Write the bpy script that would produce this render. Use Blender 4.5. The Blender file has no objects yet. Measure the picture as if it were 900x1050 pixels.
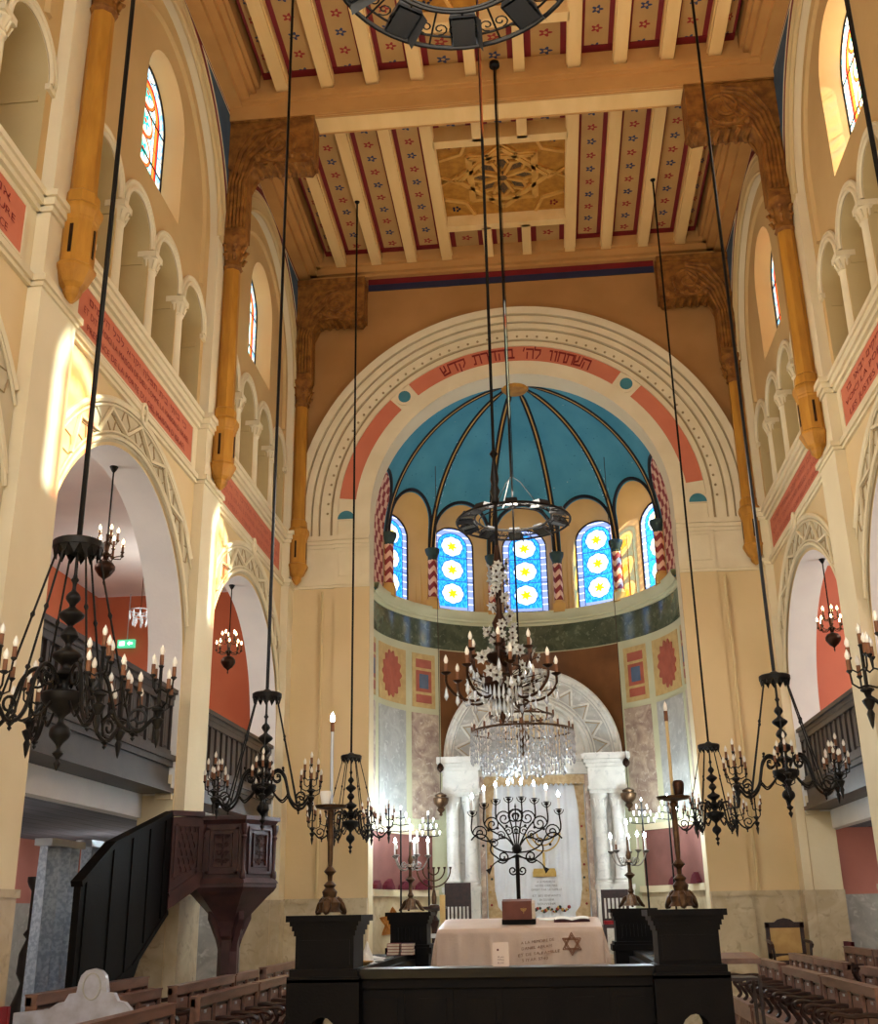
import bpy, math, random
from mathutils import Vector, Matrix
from math import sin, cos, pi, radians, sqrt, atan2, floor
random.seed(7)
SC = bpy.context.scene
COL = SC.collection
R = radians

# ------------------------------------------------------------------ mesh builder
class MB:
    def __init__(s): s.v = []; s.f = []; s.m = []; s.sm = []; s.uv = {}
    def add(s, vs, fs, mat=0, smooth=False, uvs=None):
        o = len(s.v); s.v += [tuple(p) for p in vs]
        for i, f in enumerate(fs):
            if uvs is not None: s.uv[len(s.f)] = [uvs[k] for k in f]
            s.f.append([k + o for k in f]); s.m.append(mat); s.sm.append(smooth)
        return s
    def box(s, x0, y0, z0, x1, y1, z1, mat=0):
        if x0 > x1: x0, x1 = x1, x0
        if y0 > y1: y0, y1 = y1, y0
        if z0 > z1: z0, z1 = z1, z0
        v = [(x, y, z) for x in (x0, x1) for y in (y0, y1) for z in (z0, z1)]
        return s.add(v, [(0, 1, 3, 2), (4, 6, 7, 5), (0, 4, 5, 1), (2, 3, 7, 6), (0, 2, 6, 4), (1, 5, 7, 3)], mat)
    def bar(s, p, q, w, h, up=(0, 0, 1), mat=0, w2=None, h2=None):
        p = Vector(p); q = Vector(q); d = (q - p).normalized(); u = Vector(up)
        a = d.cross(u)
        if a.length < 1e-4: a = d.cross(Vector((1, 0, 0)))
        a.normalize(); b = a.cross(d).normalized()
        w2 = w if w2 is None else w2; h2 = h if h2 is None else h2
        v = []
        for c, ww, hh in ((p, w, h), (q, w2, h2)):
            v += [c + a * ww / 2 + b * hh / 2, c - a * ww / 2 + b * hh / 2, c - a * ww / 2 - b * hh / 2, c + a * ww / 2 - b * hh / 2]
        return s.add(v, [(3, 2, 1, 0), (4, 5, 6, 7), (0, 1, 5, 4), (1, 2, 6, 5), (2, 3, 7, 6), (3, 0, 4, 7)], mat)
    def tube(s, path, r, n=6, mat=0, closed=False, smooth=True, cap=True):
        P = [Vector(p) for p in path]; N = len(P)
        rr = r if isinstance(r, (list, tuple)) else [r] * N
        prev = None; vs = []
        for i in range(N):
            if closed: t = P[(i + 1) % N] - P[i - 1]
            else: t = P[min(i + 1, N - 1)] - P[max(i - 1, 0)]
            if t.length < 1e-9: t = Vector((0, 0, 1))
            t.normalize()
            if prev is None:
                a = t.cross(Vector((0, 0, 1)))
                if a.length < .05: a = t.cross(Vector((1, 0, 0)))
            else:
                a = prev - t * prev.dot(t)
                if a.length < 1e-6: a = t.cross(Vector((1, 0, 0)))
            a.normalize(); prev = a; b = t.cross(a)
            for k in range(n):
                an = 2 * pi * k / n
                vs.append(P[i] + (a * cos(an) + b * sin(an)) * rr[i])
        fs = []
        for i in range(N if closed else N - 1):
            j = (i + 1) % N
            for k in range(n):
                l = (k + 1) % n
                fs.append((i * n + k, i * n + l, j * n + l, j * n + k))
        if cap and not closed:
            fs.append(tuple(range(n))[::-1]); fs.append(tuple((N - 1) * n + k for k in range(n)))
        return s.add(vs, fs, mat, smooth)
    def lathe(s, prof, c=(0, 0, 0), n=12, mat=0, a0=0, a1=2 * pi, smooth=True, sx=1, sy=1, rot=0):
        full = abs(a1 - a0 - 2 * pi) < 1e-6
        K = n if full else n + 1
        vs = []
        for r, z in prof:
            for k in range(K):
                an = a0 + (a1 - a0) * k / n + rot
                vs.append((c[0] + r * cos(an) * sx, c[1] + r * sin(an) * sy, c[2] + z))
        fs = []
        for i in range(len(prof) - 1):
            for k in range(n):
                l = (k + 1) % K
                fs.append((i * K + k, i * K + l, (i + 1) * K + l, (i + 1) * K + k))
        if full:
            if prof[0][0] > 1e-4: fs.append(tuple(range(K))[::-1])
            if prof[-1][0] > 1e-4: fs.append(tuple((len(prof) - 1) * K + k for k in range(K)))
        return s.add(vs, fs, mat, smooth)
    def prism(s, poly, fn, d0, d1, mat=0, smooth=False):
        """2-D outline extruded: fn(a, b, d) -> 3-D point"""
        n = len(poly)
        vs = [fn(a, b, d0) for a, b in poly] + [fn(a, b, d1) for a, b in poly]
        fs = [tuple(range(n))[::-1], tuple(range(n, 2 * n))] + [(i, (i + 1) % n, n + (i + 1) % n, n + i) for i in range(n)]
        return s.add(vs, fs, mat, smooth)
    def grid(s, nu, nv, fn, mat=0, smooth=True, uv=None):
        vs = []; uvs = []
        for j in range(nv + 1):
            for i in range(nu + 1):
                a, b = i / nu, j / nv
                vs.append(fn(a, b)); uvs.append(uv(a, b) if uv else (a, b))
        fs = [(j * (nu + 1) + i, j * (nu + 1) + i + 1, (j + 1) * (nu + 1) + i + 1, (j + 1) * (nu + 1) + i) for j in range(nv) for i in range(nu)]
        return s.add(vs, fs, mat, smooth, uvs)
    def sphere(s, c, r, n=8, m=6, mat=0, sz=1):
        return s.lathe([(max(1e-5, r * sin(pi * i / m)), -r * cos(pi * i / m) * sz) for i in range(m + 1)], c, n, mat)
    def merge(s, o, fn=None):
        k = len(s.f); off = len(s.v)
        s.v += [tuple(fn(p)) if fn else p for p in o.v]
        for i, f in enumerate(o.f):
            s.f.append([q + off for q in f]); s.m.append(o.m[i]); s.sm.append(o.sm[i])
            if i in o.uv: s.uv[k + i] = o.uv[i]
        return s
    def mesh(s, name, mats):
        me = bpy.data.meshes.new(name)
        me.from_pydata(s.v, [], s.f)
        for m in mats: me.materials.append(m)
        me.polygons.foreach_set('material_index', s.m)
        me.polygons.foreach_set('use_smooth', s.sm)
        if s.uv:
            ul = me.uv_layers.new(name='UVMap')
            for p in me.polygons:
                u = s.uv.get(p.index)
                if u:
                    for k, li in enumerate(p.loop_indices): ul.data[li].uv = u[k]
        me.update()
        if any(s.sm): me.set_sharp_from_angle(angle=R(42))
        return me
    def build(s, name, mats, parent=None, loc=(0, 0, 0), rot=None):
        if not isinstance(mats, (list, tuple)): mats = [mats]
        o = bpy.data.objects.new(name, s.mesh(name, mats)); COL.objects.link(o)
        o.location = loc
        if rot: o.rotation_euler = rot
        if parent is not None: o.parent = parent
        return o

def tag(o, label=None, cat=None, group=None, kind=None):
    if label: o['label'] = label
    if cat: o['category'] = cat
    if group: o['group'] = group
    if kind: o['kind'] = kind
    return o
def thing(name, label, cat, loc=(0, 0, 0), rz=0, group=None):
    o = bpy.data.objects.new(name, None); COL.objects.link(o); o.empty_display_size = .1
    o.location = loc; o.rotation_euler = (0, 0, rz)
    return tag(o, label, cat, group)
def struct(o): o['kind'] = 'structure'; return o
def copy_tree(o, parent=None):
    c = o.copy(); COL.objects.link(c)
    if parent is not None: c.parent = parent
    for ch in list(o.children): copy_tree(ch, c)
    return c
def dup(o, loc, rz=None, label=None):
    c = copy_tree(o); c.location = loc
    if rz is not None: c.rotation_euler = (0, 0, rz)
    if label: c['label'] = label
    return c

def arc(cx, cz, r, a0, a1, n):
    return [(cx + r * cos(R(a0 + (a1 - a0) * i / n)), cz + r * sin(R(a0 + (a1 - a0) * i / n))) for i in range(n + 1)]
def spiral(cx, cy, r0, r1, a0, turns, n):
    return [(cx + (r0 + (r1 - r0) * i / n) * cos(a0 + turns * 2 * pi * i / n), cy + (r0 + (r1 - r0) * i / n) * sin(a0 + turns * 2 * pi * i / n)) for i in range(n + 1)]

# wall sheet in (u, v) with round-arched openings.  P(u, v, depth)
def arch_wall(mb, u0, u1, v0, v1, ops, P, n=20, du=None, mat=0, rmat=0, reveal=True, dv=None):
    def strip(a, b, lo, hi):
        if hi - lo < 1e-6: return
        m = max(1, math.ceil((b - a) / du)) if du else 1
        k = max(1, math.ceil((hi - lo) / dv)) if dv else 1
        mb.grid(m, k, lambda s, t: P(a + (b - a) * s, lo + (hi - lo) * t, 0), mat, smooth=bool(du), uv=lambda s, t: (a + (b - a) * s, lo + (hi - lo) * t))
    cur = u0
    for o in sorted(ops, key=lambda o: o['u']):
        a, b, r = o['u'] - o['r'], o['u'] + o['r'], o['r']
        if a - cur > 1e-5: strip(cur, a, v0, v1)
        if o['sill'] - v0 > 1e-5: strip(a, b, v0, o['sill'])
        us = [o['u'] - r * cos(pi * i / n) for i in range(n + 1)]
        top = lambda u: o['spring'] + sqrt(max(0, r * r - (u - o['u']) ** 2))
        k = max(1, math.ceil((v1 - o['spring'] - r) / dv)) if dv else 1
        for i in range(n):
            for j in range(k):
                q = []
                for uu, t in ((us[i], j / k), (us[i + 1], j / k), (us[i + 1], (j + 1) / k), (us[i], (j + 1) / k)):
                    q.append((uu, top(uu) + (v1 - top(uu)) * t))
                mb.add([P(x, y, 0) for x, y in q], [(0, 1, 2, 3)], mat, bool(du), q)
        if reveal and o.get('depth', 0) > 0:
            p0 = opening_path(o['u'], r, o['sill'], o['spring'], n)
            ri = o.get('ri', r)
            p1 = opening_path(o['u'], ri, o.get('sill_i', o['sill']), o.get('spring_i', o['spring']), n)
            F = o.get('P', P)
            A = [P(x, y, 0) for x, y in p0]; B = [F(x, y, o['depth']) for x, y in p1]
            m = len(A); closed = o['sill'] - v0 > 1e-5 or o.get('closed')
            mb.add(A + B, [(i, (i + 1) % m, m + (i + 1) % m, m + i) for i in range(m if closed else m - 1)], rmat, True)
        cur = b
    if u1 - cur > 1e-5: strip(cur, u1, v0, v1)
def opening_path(u, r, sill, spring, n):
    return [(u - r, sill)] + [(u - r * cos(pi * i / n), spring + r * sin(pi * i / n)) for i in range(n + 1)] + [(u + r, sill)]

# lettering: one glyph -> triangles
_gl = {}
HEB = {'א': [[(0, 1), (.7, 0)], [(.65, 1), (.6, .55), (.48, .45)], [(.05, 0), (.05, .35), (.25, .6)]], 'ב': [[(0, .93), (.55, .93), (.55, .08)], [(-.02, .08), (.7, .08)]],
 'ג': [[(.1, .93), (.35, .93), (.35, .3), (.45, 0)], [(.35, .35), (.05, 0)]], 'ד': [[(0, .93), (.72, .93)], [(.55, .93), (.55, 0)]], 'ה': [[(0, .93), (.62, .93), (.62, 0)], [(.08, .6), (.08, 0)]],
 'ו': [[(0, .93), (.2, .93), (.2, 0)]], 'ז': [[(0, .93), (.35, .93)], [(.2, .93), (.15, 0)]], 'ח': [[(0, .93), (.62, .93), (.62, 0)], [(.08, .93), (.08, 0)]],
 'ט': [[(0, .93), (.08, .93), (.08, .08), (.6, .08), (.6, .9), (.38, .9), (.38, .6)]], 'י': [[(0, .93), (.18, .93), (.18, .5)]], 'כ': [[(0, .93), (.52, .9), (.6, .5), (.52, .1), (0, .08)]],
 'ך': [[(0, .93), (.6, .93), (.6, -.3)]], 'ל': [[(.05, 1.38), (.05, .9), (.58, .9), (.55, .5), (.25, 0)]], 'מ': [[(0, 1), (.15, .7), (.08, 0)], [(.12, .75), (.4, .93), (.62, .8), (.62, .08), (.32, .08)]],
 'ם': [[(.05, .93), (.62, .93), (.62, .08), (.05, .08), (.05, .93)]], 'נ': [[(.05, .93), (.3, .93), (.32, .08), (0, .08)]], 'ן': [[(0, .93), (.2, .93), (.2, -.3)]], 'ס': [[(0, .93), (.62, .9), (.6, .35), (.35, .05), (.1, .35), (.08, .93)]],
 'ע': [[(.05, 1), (.15, .5), (.3, .12)], [(.6, 1), (.55, .45), (.3, .1), (0, -.05)]], 'פ': [[(.3, .55), (.05, .6), (.05, .93), (.58, .93), (.6, .08), (0, .08)]], 'צ': [[(.05, 1), (.55, .08), (0, .08)], [(.6, 1), (.55, .6), (.35, .5)]],
 'ק': [[(0, .93), (.62, .93), (.6, .5), (.35, .15)], [(.08, .6), (.08, -.3)]], 'ר': [[(0, .93), (.55, .93), (.6, .8), (.6, 0)]], 'ש': [[(.02, 1), (.08, .08), (.7, .12), (.78, 1)], [(.4, 1), (.4, .5), (.12, .35)]],
 'ת': [[(0, .93), (.65, .93), (.65, 0)], [(.15, .93), (.15, .08), (0, .05)]], '׳': [[(.1, 1.05), (.02, .75)]]}
def strokes(ls, t=.20, k=.62):
    vs = []; fs = []
    for pl in ls:
        for (x0, y0), (x1, y1) in zip(pl, pl[1:]):
            d = Vector((x1 - x0, y1 - y0)).normalized(); w = t * (.62 if abs(d.y) > .7 else 1) / 2; n = Vector((-d.y, d.x)) * w; e = d * t * .3
            o = len(vs)
            vs += [((x0 - e.x + n.x) * k, (y0 - e.y + n.y) * k, 0), ((x0 - e.x - n.x) * k, (y0 - e.y - n.y) * k, 0), ((x1 + e.x - n.x) * k, (y1 + e.y - n.y) * k, 0), ((x1 + e.x + n.x) * k, (y1 + e.y + n.y) * k, 0)]
            fs.append((o, o + 1, o + 2, o + 3))
    xs = [v[0] for v in vs]; return (vs, fs, min(xs), max(xs))
def sm(pts, n=5):
    """smooth curve through the points"""
    P = [Vector(p) for p in pts]; P = [P[0] * 2 - P[1]] + P + [P[-1] * 2 - P[-2]]; out = []
    for i in range(1, len(P) - 2):
        for j in range(n):
            t = j / n
            out.append(.5 * (2 * P[i] + (P[i + 1] - P[i - 1]) * t + (2 * P[i - 1] - 5 * P[i] + 4 * P[i + 1] - P[i + 2]) * t * t + (3 * P[i] - P[i - 1] - 3 * P[i + 1] + P[i + 2]) * t ** 3))
    return out + [P[-2]]
def glyph(ch):
    if ch in HEB and ch not in _gl: _gl[ch] = strokes(HEB[ch])
    if ch not in _gl:
        c = bpy.data.curves.new('g', 'FONT'); c.body = ch; c.size = 1; c.resolution_u = 2
        o = bpy.data.objects.new('g', c); COL.objects.link(o)
        dg = bpy.context.evaluated_depsgraph_get(); me = bpy.data.meshes.new_from_object(o.evaluated_get(dg))
        vs = [tuple(v.co) for v in me.vertices]; fs = [tuple(p.vertices) for p in me.polygons]
        bpy.data.objects.remove(o); bpy.data.curves.remove(c); bpy.data.meshes.remove(me)
        xs = [v[0] for v in vs] or [0, .25]
        _gl[ch] = (vs, fs, min(xs), max(xs))
    return _gl[ch]
def write(mb, text, fn, size, rtl=False, mat=0, track=.1, width=None, justify='c'):
    """fn(a, b): a along the line from its middle, b up"""
    t = text[::-1] if rtl else text
    pos = []; x = 0
    for ch in t:
        if ch == ' ': x += .34; continue
        vs, fs, a, b = glyph(ch); pos.append((ch, x - a)); x += b - a + track
    k = size if width is None else width / max(.01, x)
    off = x / 2 if justify == 'c' else 0
    for ch, dx in pos:
        vs, fs, a, b = glyph(ch)
        mb.add([fn((v[0] + dx - off) * k, v[1] * size) for v in vs], fs, mat)

# ------------------------------------------------------------------ materials
def lin(c):
    r = []
    for x in c:
        x /= 255; r.append(x / 12.92 if x <= .04045 else ((x + .055) / 1.055) ** 2.4)
    return tuple(r) + (1,)
class S:                                   # a node socket with arithmetic
    def __init__(s, nt, k): s.nt = nt; s.k = k
    def _op(s, op, *a):
        n = s.nt.nodes.new('ShaderNodeMath'); n.operation = op
        for i, x in enumerate((s,) + a):
            if isinstance(x, S): s.nt.links.new(x.k, n.inputs[i])
            else: n.inputs[i].default_value = x
        return S(s.nt, n.outputs[0])
    def __add__(s, o): return s._op('ADD', o)
    def __sub__(s, o): return s._op('SUBTRACT', o)
    def __mul__(s, o): return s._op('MULTIPLY', o)
    def __truediv__(s, o): return s._op('DIVIDE', o)
    __radd__ = __add__; __rmul__ = __mul__
    def __rsub__(s, o): return (s * -1) + o
    def lt(s, o): return s._op('LESS_THAN', o)
    def gt(s, o): return s._op('GREATER_THAN', o)
    def f(s, op, *a): return s._op(op, *a)
    def mod(s, o): return s._op('FLOORED_MODULO', o)
    def abs(s): return s._op('ABSOLUTE')
    def hyp(s, o): return (s * s + o * o)._op('SQRT')
    def max(s, o): return s._op('MAXIMUM', o)
    def min(s, o): return s._op('MINIMUM', o)
class G:
    def __init__(s, name):
        s.m = bpy.data.materials.new(name); s.m.use_nodes = True; s.nt = s.m.node_tree; s.nt.nodes.clear()
        s.out = s.nt.nodes.new('ShaderNodeOutputMaterial')
    def coord(s, kind='Object'):
        return s.nt.nodes.new('ShaderNodeTexCoord').outputs[kind]
    def xyz(s, kind='Object'):
        n = s.nt.nodes.new('ShaderNodeSeparateXYZ'); s.nt.links.new(s.coord(kind), n.inputs[0])
        return [S(s.nt, n.outputs[i]) for i in range(3)]
    def noise(s, scale, detail=4, kind='Object', stretch=None, dist=0):
        n = s.nt.nodes.new('ShaderNodeTexNoise'); n.inputs['Scale'].default_value = scale; n.inputs['Detail'].default_value = detail
        n.inputs['Distortion'].default_value = dist
        c = s.coord(kind)
        if stretch:
            mp = s.nt.nodes.new('ShaderNodeMapping'); mp.inputs['Scale'].default_value = stretch; s.nt.links.new(c, mp.inputs[0]); c = mp.outputs[0]
        s.nt.links.new(c, n.inputs['Vector']); return S(s.nt, n.outputs['Fac'])
    def voro(s, scale, kind='Object', feature='F1'):
        n = s.nt.nodes.new('ShaderNodeTexVoronoi'); n.inputs['Scale'].default_value = scale; n.feature = feature
        s.nt.links.new(s.coord(kind), n.inputs['Vector']); return S(s.nt, n.outputs['Distance'])
    def ramp(s, x, lo, hi):
        n = s.nt.nodes.new('ShaderNodeMapRange'); s.nt.links.new(x.k, n.inputs[0]); n.inputs[1].default_value = lo; n.inputs[2].default_value = hi
        return S(s.nt, n.outputs[0])
    def mix(s, fac, a, b):
        n = s.nt.nodes.new('ShaderNodeMix'); n.data_type = 'RGBA'
        for i, x in ((0, fac), (6, a), (7, b)):
            if isinstance(x, S): s.nt.links.new(x.k, n.inputs[i])
            elif i == 0: n.inputs[0].default_value = x
            else: n.inputs[i].default_value = x
        return S(s.nt, n.outputs[2])
    def principled(s, color, rough=.6, metal=0, bump=None, bdist=.01, spec=.5, emit=None, estr=0, alpha=None, trans=0):
        b = s.nt.nodes.new('ShaderNodeBsdfPrincipled')
        for nm, x in (('Base Color', color), ('Roughness', rough), ('Metallic', metal), ('Alpha', alpha)):
            if x is None: continue
            if isinstance(x, S): s.nt.links.new(x.k, b.inputs[nm])
            else: b.inputs[nm].default_value = x
        b.inputs['Specular IOR Level'].default_value = spec
        b.inputs['Transmission Weight'].default_value = trans
        if emit is not None:
            if isinstance(emit, S): s.nt.links.new(emit.k, b.inputs['Emission Color'])
            else: b.inputs['Emission Color'].default_value = emit
            b.inputs['Emission Strength'].default_value = estr
        if bump is not None:
            n = s.nt.nodes.new('ShaderNodeBump'); n.inputs['Strength'].default_value = .5; n.inputs['Distance'].default_value = bdist
            s.nt.links.new(bump.k, n.inputs['Height']); s.nt.links.new(n.outputs[0], b.inputs['Normal'])
        s.nt.links.new(b.outputs[0], s.out.inputs[0]); return s.m
    def glass(s, color):
        b = s.nt.nodes.new('ShaderNodeBsdfTransparent'); t = s.nt.nodes.new('ShaderNodeBsdfTranslucent'); mx = s.nt.nodes.new('ShaderNodeMixShader')
        for n in (b, t):
            if isinstance(color, S): s.nt.links.new(color.k, n.inputs[0])
            else: n.inputs[0].default_value = color
        mx.inputs[0].default_value = .45
        s.nt.links.new(b.outputs[0], mx.inputs[1]); s.nt.links.new(t.outputs[0], mx.inputs[2])
        s.nt.links.new(mx.outputs[0], s.out.inputs[0]); return s.m
def mottled(name, c1, c2, scale=2.5, rough=.75, metal=0, bump=.004, spec=.3, detail=5, stretch=None, lo=.35, hi=.65):
    g = G(name); n = g.noise(scale, detail, stretch=stretch)
    col = g.mix(g.ramp(n, lo, hi), lin(c1), lin(c2))
    return g.principled(col, rough, metal, bump=g.noise(scale * 14, 3, stretch=stretch) if bump else None, bdist=bump or .01, spec=spec)
def marble(name, c1, c2, c3, scale=3, rough=.35):
    g = G(name); n = g.noise(scale, 8, dist=1.6); m = g.noise(scale * 4, 6, dist=.8)
    col = g.mix(g.ramp(n, .35, .65), lin(c1), lin(c2)); col = g.mix(g.ramp(m, .56, .72), col, lin(c3))
    return g.principled(col, rough, spec=.5)
M = {}
M['cream'] = mottled('pale_cream_plaster', (230, 216, 182), (224, 208, 172), 1.2, .8)
M['ochre'] = mottled('ochre_plaster', (208, 176, 122), (198, 165, 112), .9, .8)
M['beige'] = mottled('beige_plaster', (214, 190, 142), (206, 182, 132), .9, .8)
M['olive'] = mottled('olive_beige_plaster', (202, 180, 132), (194, 172, 124), .9, .85)
M['sand'] = mottled('sand_plaster', (222, 196, 150), (214, 188, 140), .8, .8)
M['brown_wall'] = mottled('brown_ochre_plaster', (178, 130, 76), (162, 116, 64), .9, .8)
M['white'] = mottled('cream_white_stucco', (230, 216, 182), (222, 206, 170), 2, .7)
M['white_paint'] = mottled('white_paint', (238, 236, 232), (230, 228, 226), 2, .7)
M['groove'] = mottled('shadow_grey_line', (172, 150, 112), (160, 138, 102), 2, .8)
M['terra'] = mottled('terracotta_panel', (208, 122, 92), (200, 112, 84), 1.5, .75)
M['letter_red'] = mottled('dark_red_lettering', (134, 36, 34), (120, 30, 30), 3, .7, bump=0)
M['letter_faded'] = mottled('faded_red_lettering', (172, 84, 68), (164, 76, 62), 3, .7, bump=0)
M['orange_wall'] = mottled('orange_red_plaster', (200, 112, 78), (190, 102, 70), 1, .8)
M['salmon_wall'] = mottled('salmon_plaster', (226, 140, 116), (218, 130, 106), 1, .8)
M['pink_wall'] = mottled('dusty_pink_plaster', (210, 142, 130), (200, 132, 120), 1, .8)
M['gold_wood'] = mottled('golden_brown_wood', (190, 134, 50), (164, 110, 36), 3, .5, bump=.006, stretch=(3, 3, .6))
M['carved_wood'] = mottled('carved_golden_oak', (160, 106, 44), (116, 70, 24), 9, .55, bump=.02)
M['beam'] = mottled('warm_cream_timber', (236, 200, 138), (228, 190, 126), 2, .6, stretch=(2, .4, 2))
M['beam_dark'] = mottled('tan_timber', (200, 150, 88), (188, 138, 78), 2, .6)
M['navy'] = mottled('navy_painted_band', (40, 42, 70), (34, 36, 60), 2, .6)
M['maroon'] = mottled('maroon_painted_band', (122, 26, 28), (108, 20, 24), 2, .6)
M['blue_panel'] = mottled('slate_blue_panel', (72, 98, 122), (60, 84, 108), 3, .7)
M['iron'] = mottled('blackened_wrought_iron', (34, 31, 29), (22, 20, 19), 14, .5, .55, bump=.002, spec=.4)
M['bronze'] = mottled('dark_bronze', (66, 42, 28), (40, 26, 18), 10, .4, .7, bump=.002)
M['brass'] = mottled('aged_brass', (104, 78, 54), (62, 46, 34), 12, .4, .7, bump=.003)
M['candle'] = mottled('tan_candle_tube', (122, 80, 54), (108, 70, 46), 8, .6, bump=0)
M['walnut'] = mottled('dark_walnut', (58, 32, 26), (36, 20, 17), 5, .38, bump=.003, stretch=(4, .6, 4), spec=.5)
M['rosewood'] = mottled('red_brown_carved_wood', (80, 50, 50), (54, 34, 36), 5, .4, bump=.004, spec=.5)
M['ebony'] = mottled('black_brown_stained_shaded_wood', (14, 10, 9), (9, 6, 6), 5, .55, bump=.003, spec=.12)  # platform's own dark stain; on the stair parapet it stands for shade
M['gallery_wood'] = mottled('grey_brown_wood', (58, 47, 43), (42, 33, 30), 5, .42, bump=.003, spec=.5)
M['pew'] = mottled('oiled_pew_wood', (138, 102, 86), (112, 80, 67), 5, .36, bump=.003, stretch=(3, .6, 3), spec=.6)
M['pew_arm'] = mottled('dark_arm_wood', (52, 26, 19), (34, 17, 13), 5, .3, bump=.002, spec=.6)
M['marble_beige'] = marble('beige_marble', (206, 190, 158), (186, 166, 130), (168, 148, 116), 2.2)
M['marble_grey'] = marble('grey_marble', (186, 186, 180), (160, 160, 156), (206, 206, 202), 2.5)
M['marble_pink'] = marble('veined_rose_marble', (198, 178, 156), (150, 124, 112), (214, 200, 180), 3.5)
M['marble_white'] = marble('white_marble', (222, 220, 212), (206, 204, 196), (186, 186, 182), 2.5)
M['marble_green'] = marble('dark_green_marble', (86, 94, 74), (62, 72, 56), (116, 124, 104), 3, .12)
M['apse_pale'] = mottled('pale_green_stone', (204, 202, 168), (194, 192, 156), 1.5, .5)
M['apse_brown'] = mottled('brown_stone', (128, 84, 48), (104, 66, 36), 2, .4)
M['apse_ochre'] = mottled('apse_ochre_plaster', (208, 162, 92), (196, 150, 80), 1.2, .75)
M['rose_red'] = mottled('brick_red_inlay', (180, 100, 80), (164, 88, 70), 6, .5)
M['inlay_blue'] = mottled('blue_inlay', (98, 114, 136), (86, 100, 122), 6, .5)
M['inlay_tan'] = mottled('tan_inlay', (206, 178, 120), (192, 160, 104), 9, .5)
M['oxblood'] = mottled('oxblood_panel', (132, 86, 78), (118, 76, 68), 3, .6)
M['green_cap'] = mottled('dark_green_capital', (52, 72, 66), (38, 54, 50), 6, .6)
M['cloth'] = mottled('champagne_table_cloth', (220, 198, 182), (208, 184, 168), 3, .35, bump=.006)
M['paper'] = mottled('white_paper', (240, 238, 232), (232, 230, 224), 3, .7, bump=0)
M['pages'] = mottled('book_pages', (228, 214, 196), (214, 200, 180), 30, .8, bump=0)
M['pinkbook'] = mottled('dusty_red_book_cover', (150, 66, 66), (134, 56, 58), 8, .6, bump=0)
M['purplebook'] = mottled('plum_book_cover', (96, 60, 84), (84, 50, 74), 8, .6, bump=0)
M['redcloth'] = mottled('red_upholstery', (150, 28, 34), (126, 20, 26), 8, .7)
M['wine'] = mottled('wine_red_upholstery', (96, 26, 40), (80, 20, 32), 8, .7)
M['cane'] = mottled('beige_upholstery', (204, 168, 108), (190, 152, 94), 8, .8)
M['goldleaf'] = mottled('gold_star_wood', (182, 124, 56), (150, 92, 36), 7, .45, .3)
M['curtain'] = mottled('silver_blue_damask', (206, 218, 234), (168, 184, 206), 26, .45, bump=.006, spec=.5, lo=.42, hi=.58)
M['white_metal'] = mottled('satin_aluminium', (206, 212, 218), (190, 196, 204), 4, .35, .6, bump=0)
M['parochet'] = mottled('white_silk', (226, 230, 234), (216, 220, 226), 3, .55)
M['gold_thread'] = mottled('gold_embroidery', (196, 166, 96), (182, 150, 80), 16, .5, .2)
M['tan_brocade'] = mottled('tan_brocade', (206, 184, 146), (184, 156, 114), 14, .6)
M['floral'] = mottled('red_embroidery', (164, 60, 52), (128, 40, 44), 20, .7)
M['text_grey'] = mottled('grey_thread', (124, 124, 126), (112, 112, 114), 8, .7, bump=0)
M['thread_brown'] = mottled('brown_gold_thread', (150, 104, 76), (134, 90, 64), 8, .6, bump=0)
M['tile'] = marble('pale_floor_tile', (214, 206, 190), (200, 190, 172), (184, 172, 152), 1.5, .25)
M['steel'] = mottled('black_steel_rod', (26, 24, 23), (20, 18, 18), 6, .4, .6, bump=0)
M['crystal'] = G('cut_crystal').principled(lin((232, 238, 242)), .08, 0, spec=1, trans=.55)
M['petal'] = mottled('white_glass_petal', (240, 240, 236), (226, 228, 226), 8, .3, bump=0)
M['alu_floods'] = mottled('grey_floodlight_housing', (60, 62, 66), (44, 46, 50), 6, .4, .5, bump=0)
M['flood_glass'] = G('floodlight_glass').principled(lin((30, 33, 38)), .12, 0, spec=.8)
M['bulb_off'] = G('clear_flame_bulb').principled(lin((236, 232, 222)), .15, 0, spec=.7)
def emitter(name, col, st): return G(name).principled(lin(col), .4, emit=lin(col), estr=st)
M['bulb_cool'] = emitter('lit_cool_bulb', (226, 242, 255), 40)
M['bulb_warm'] = emitter('lit_warm_bulb', (255, 226, 170), 9)
M['bulb_white'] = emitter('lit_white_bulb', (255, 244, 226), 12)
M['exit_green'] = emitter('exit_sign_green', (70, 190, 140), 1.2)
M['exit_white'] = emitter('exit_sign_white', (235, 255, 245), 1.6)
M['red_plate'] = mottled('red_sign', (190, 40, 40), (180, 34, 36), 4, .5, bump=0)
# aisle plank ceiling
g = G('blue_grey_planks'); x, y, z = g.xyz(); ln = (x * 4.2).mod(1.0).lt(.05)
M['planks'] = g.principled(g.mix(ln, g.mix(g.ramp(g.noise(3, 4, stretch=(6, .5, 1)), .3, .7), lin((140, 144, 156)), lin((118, 122, 134))), lin((84, 84, 92))), .85, spec=.1)
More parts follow.
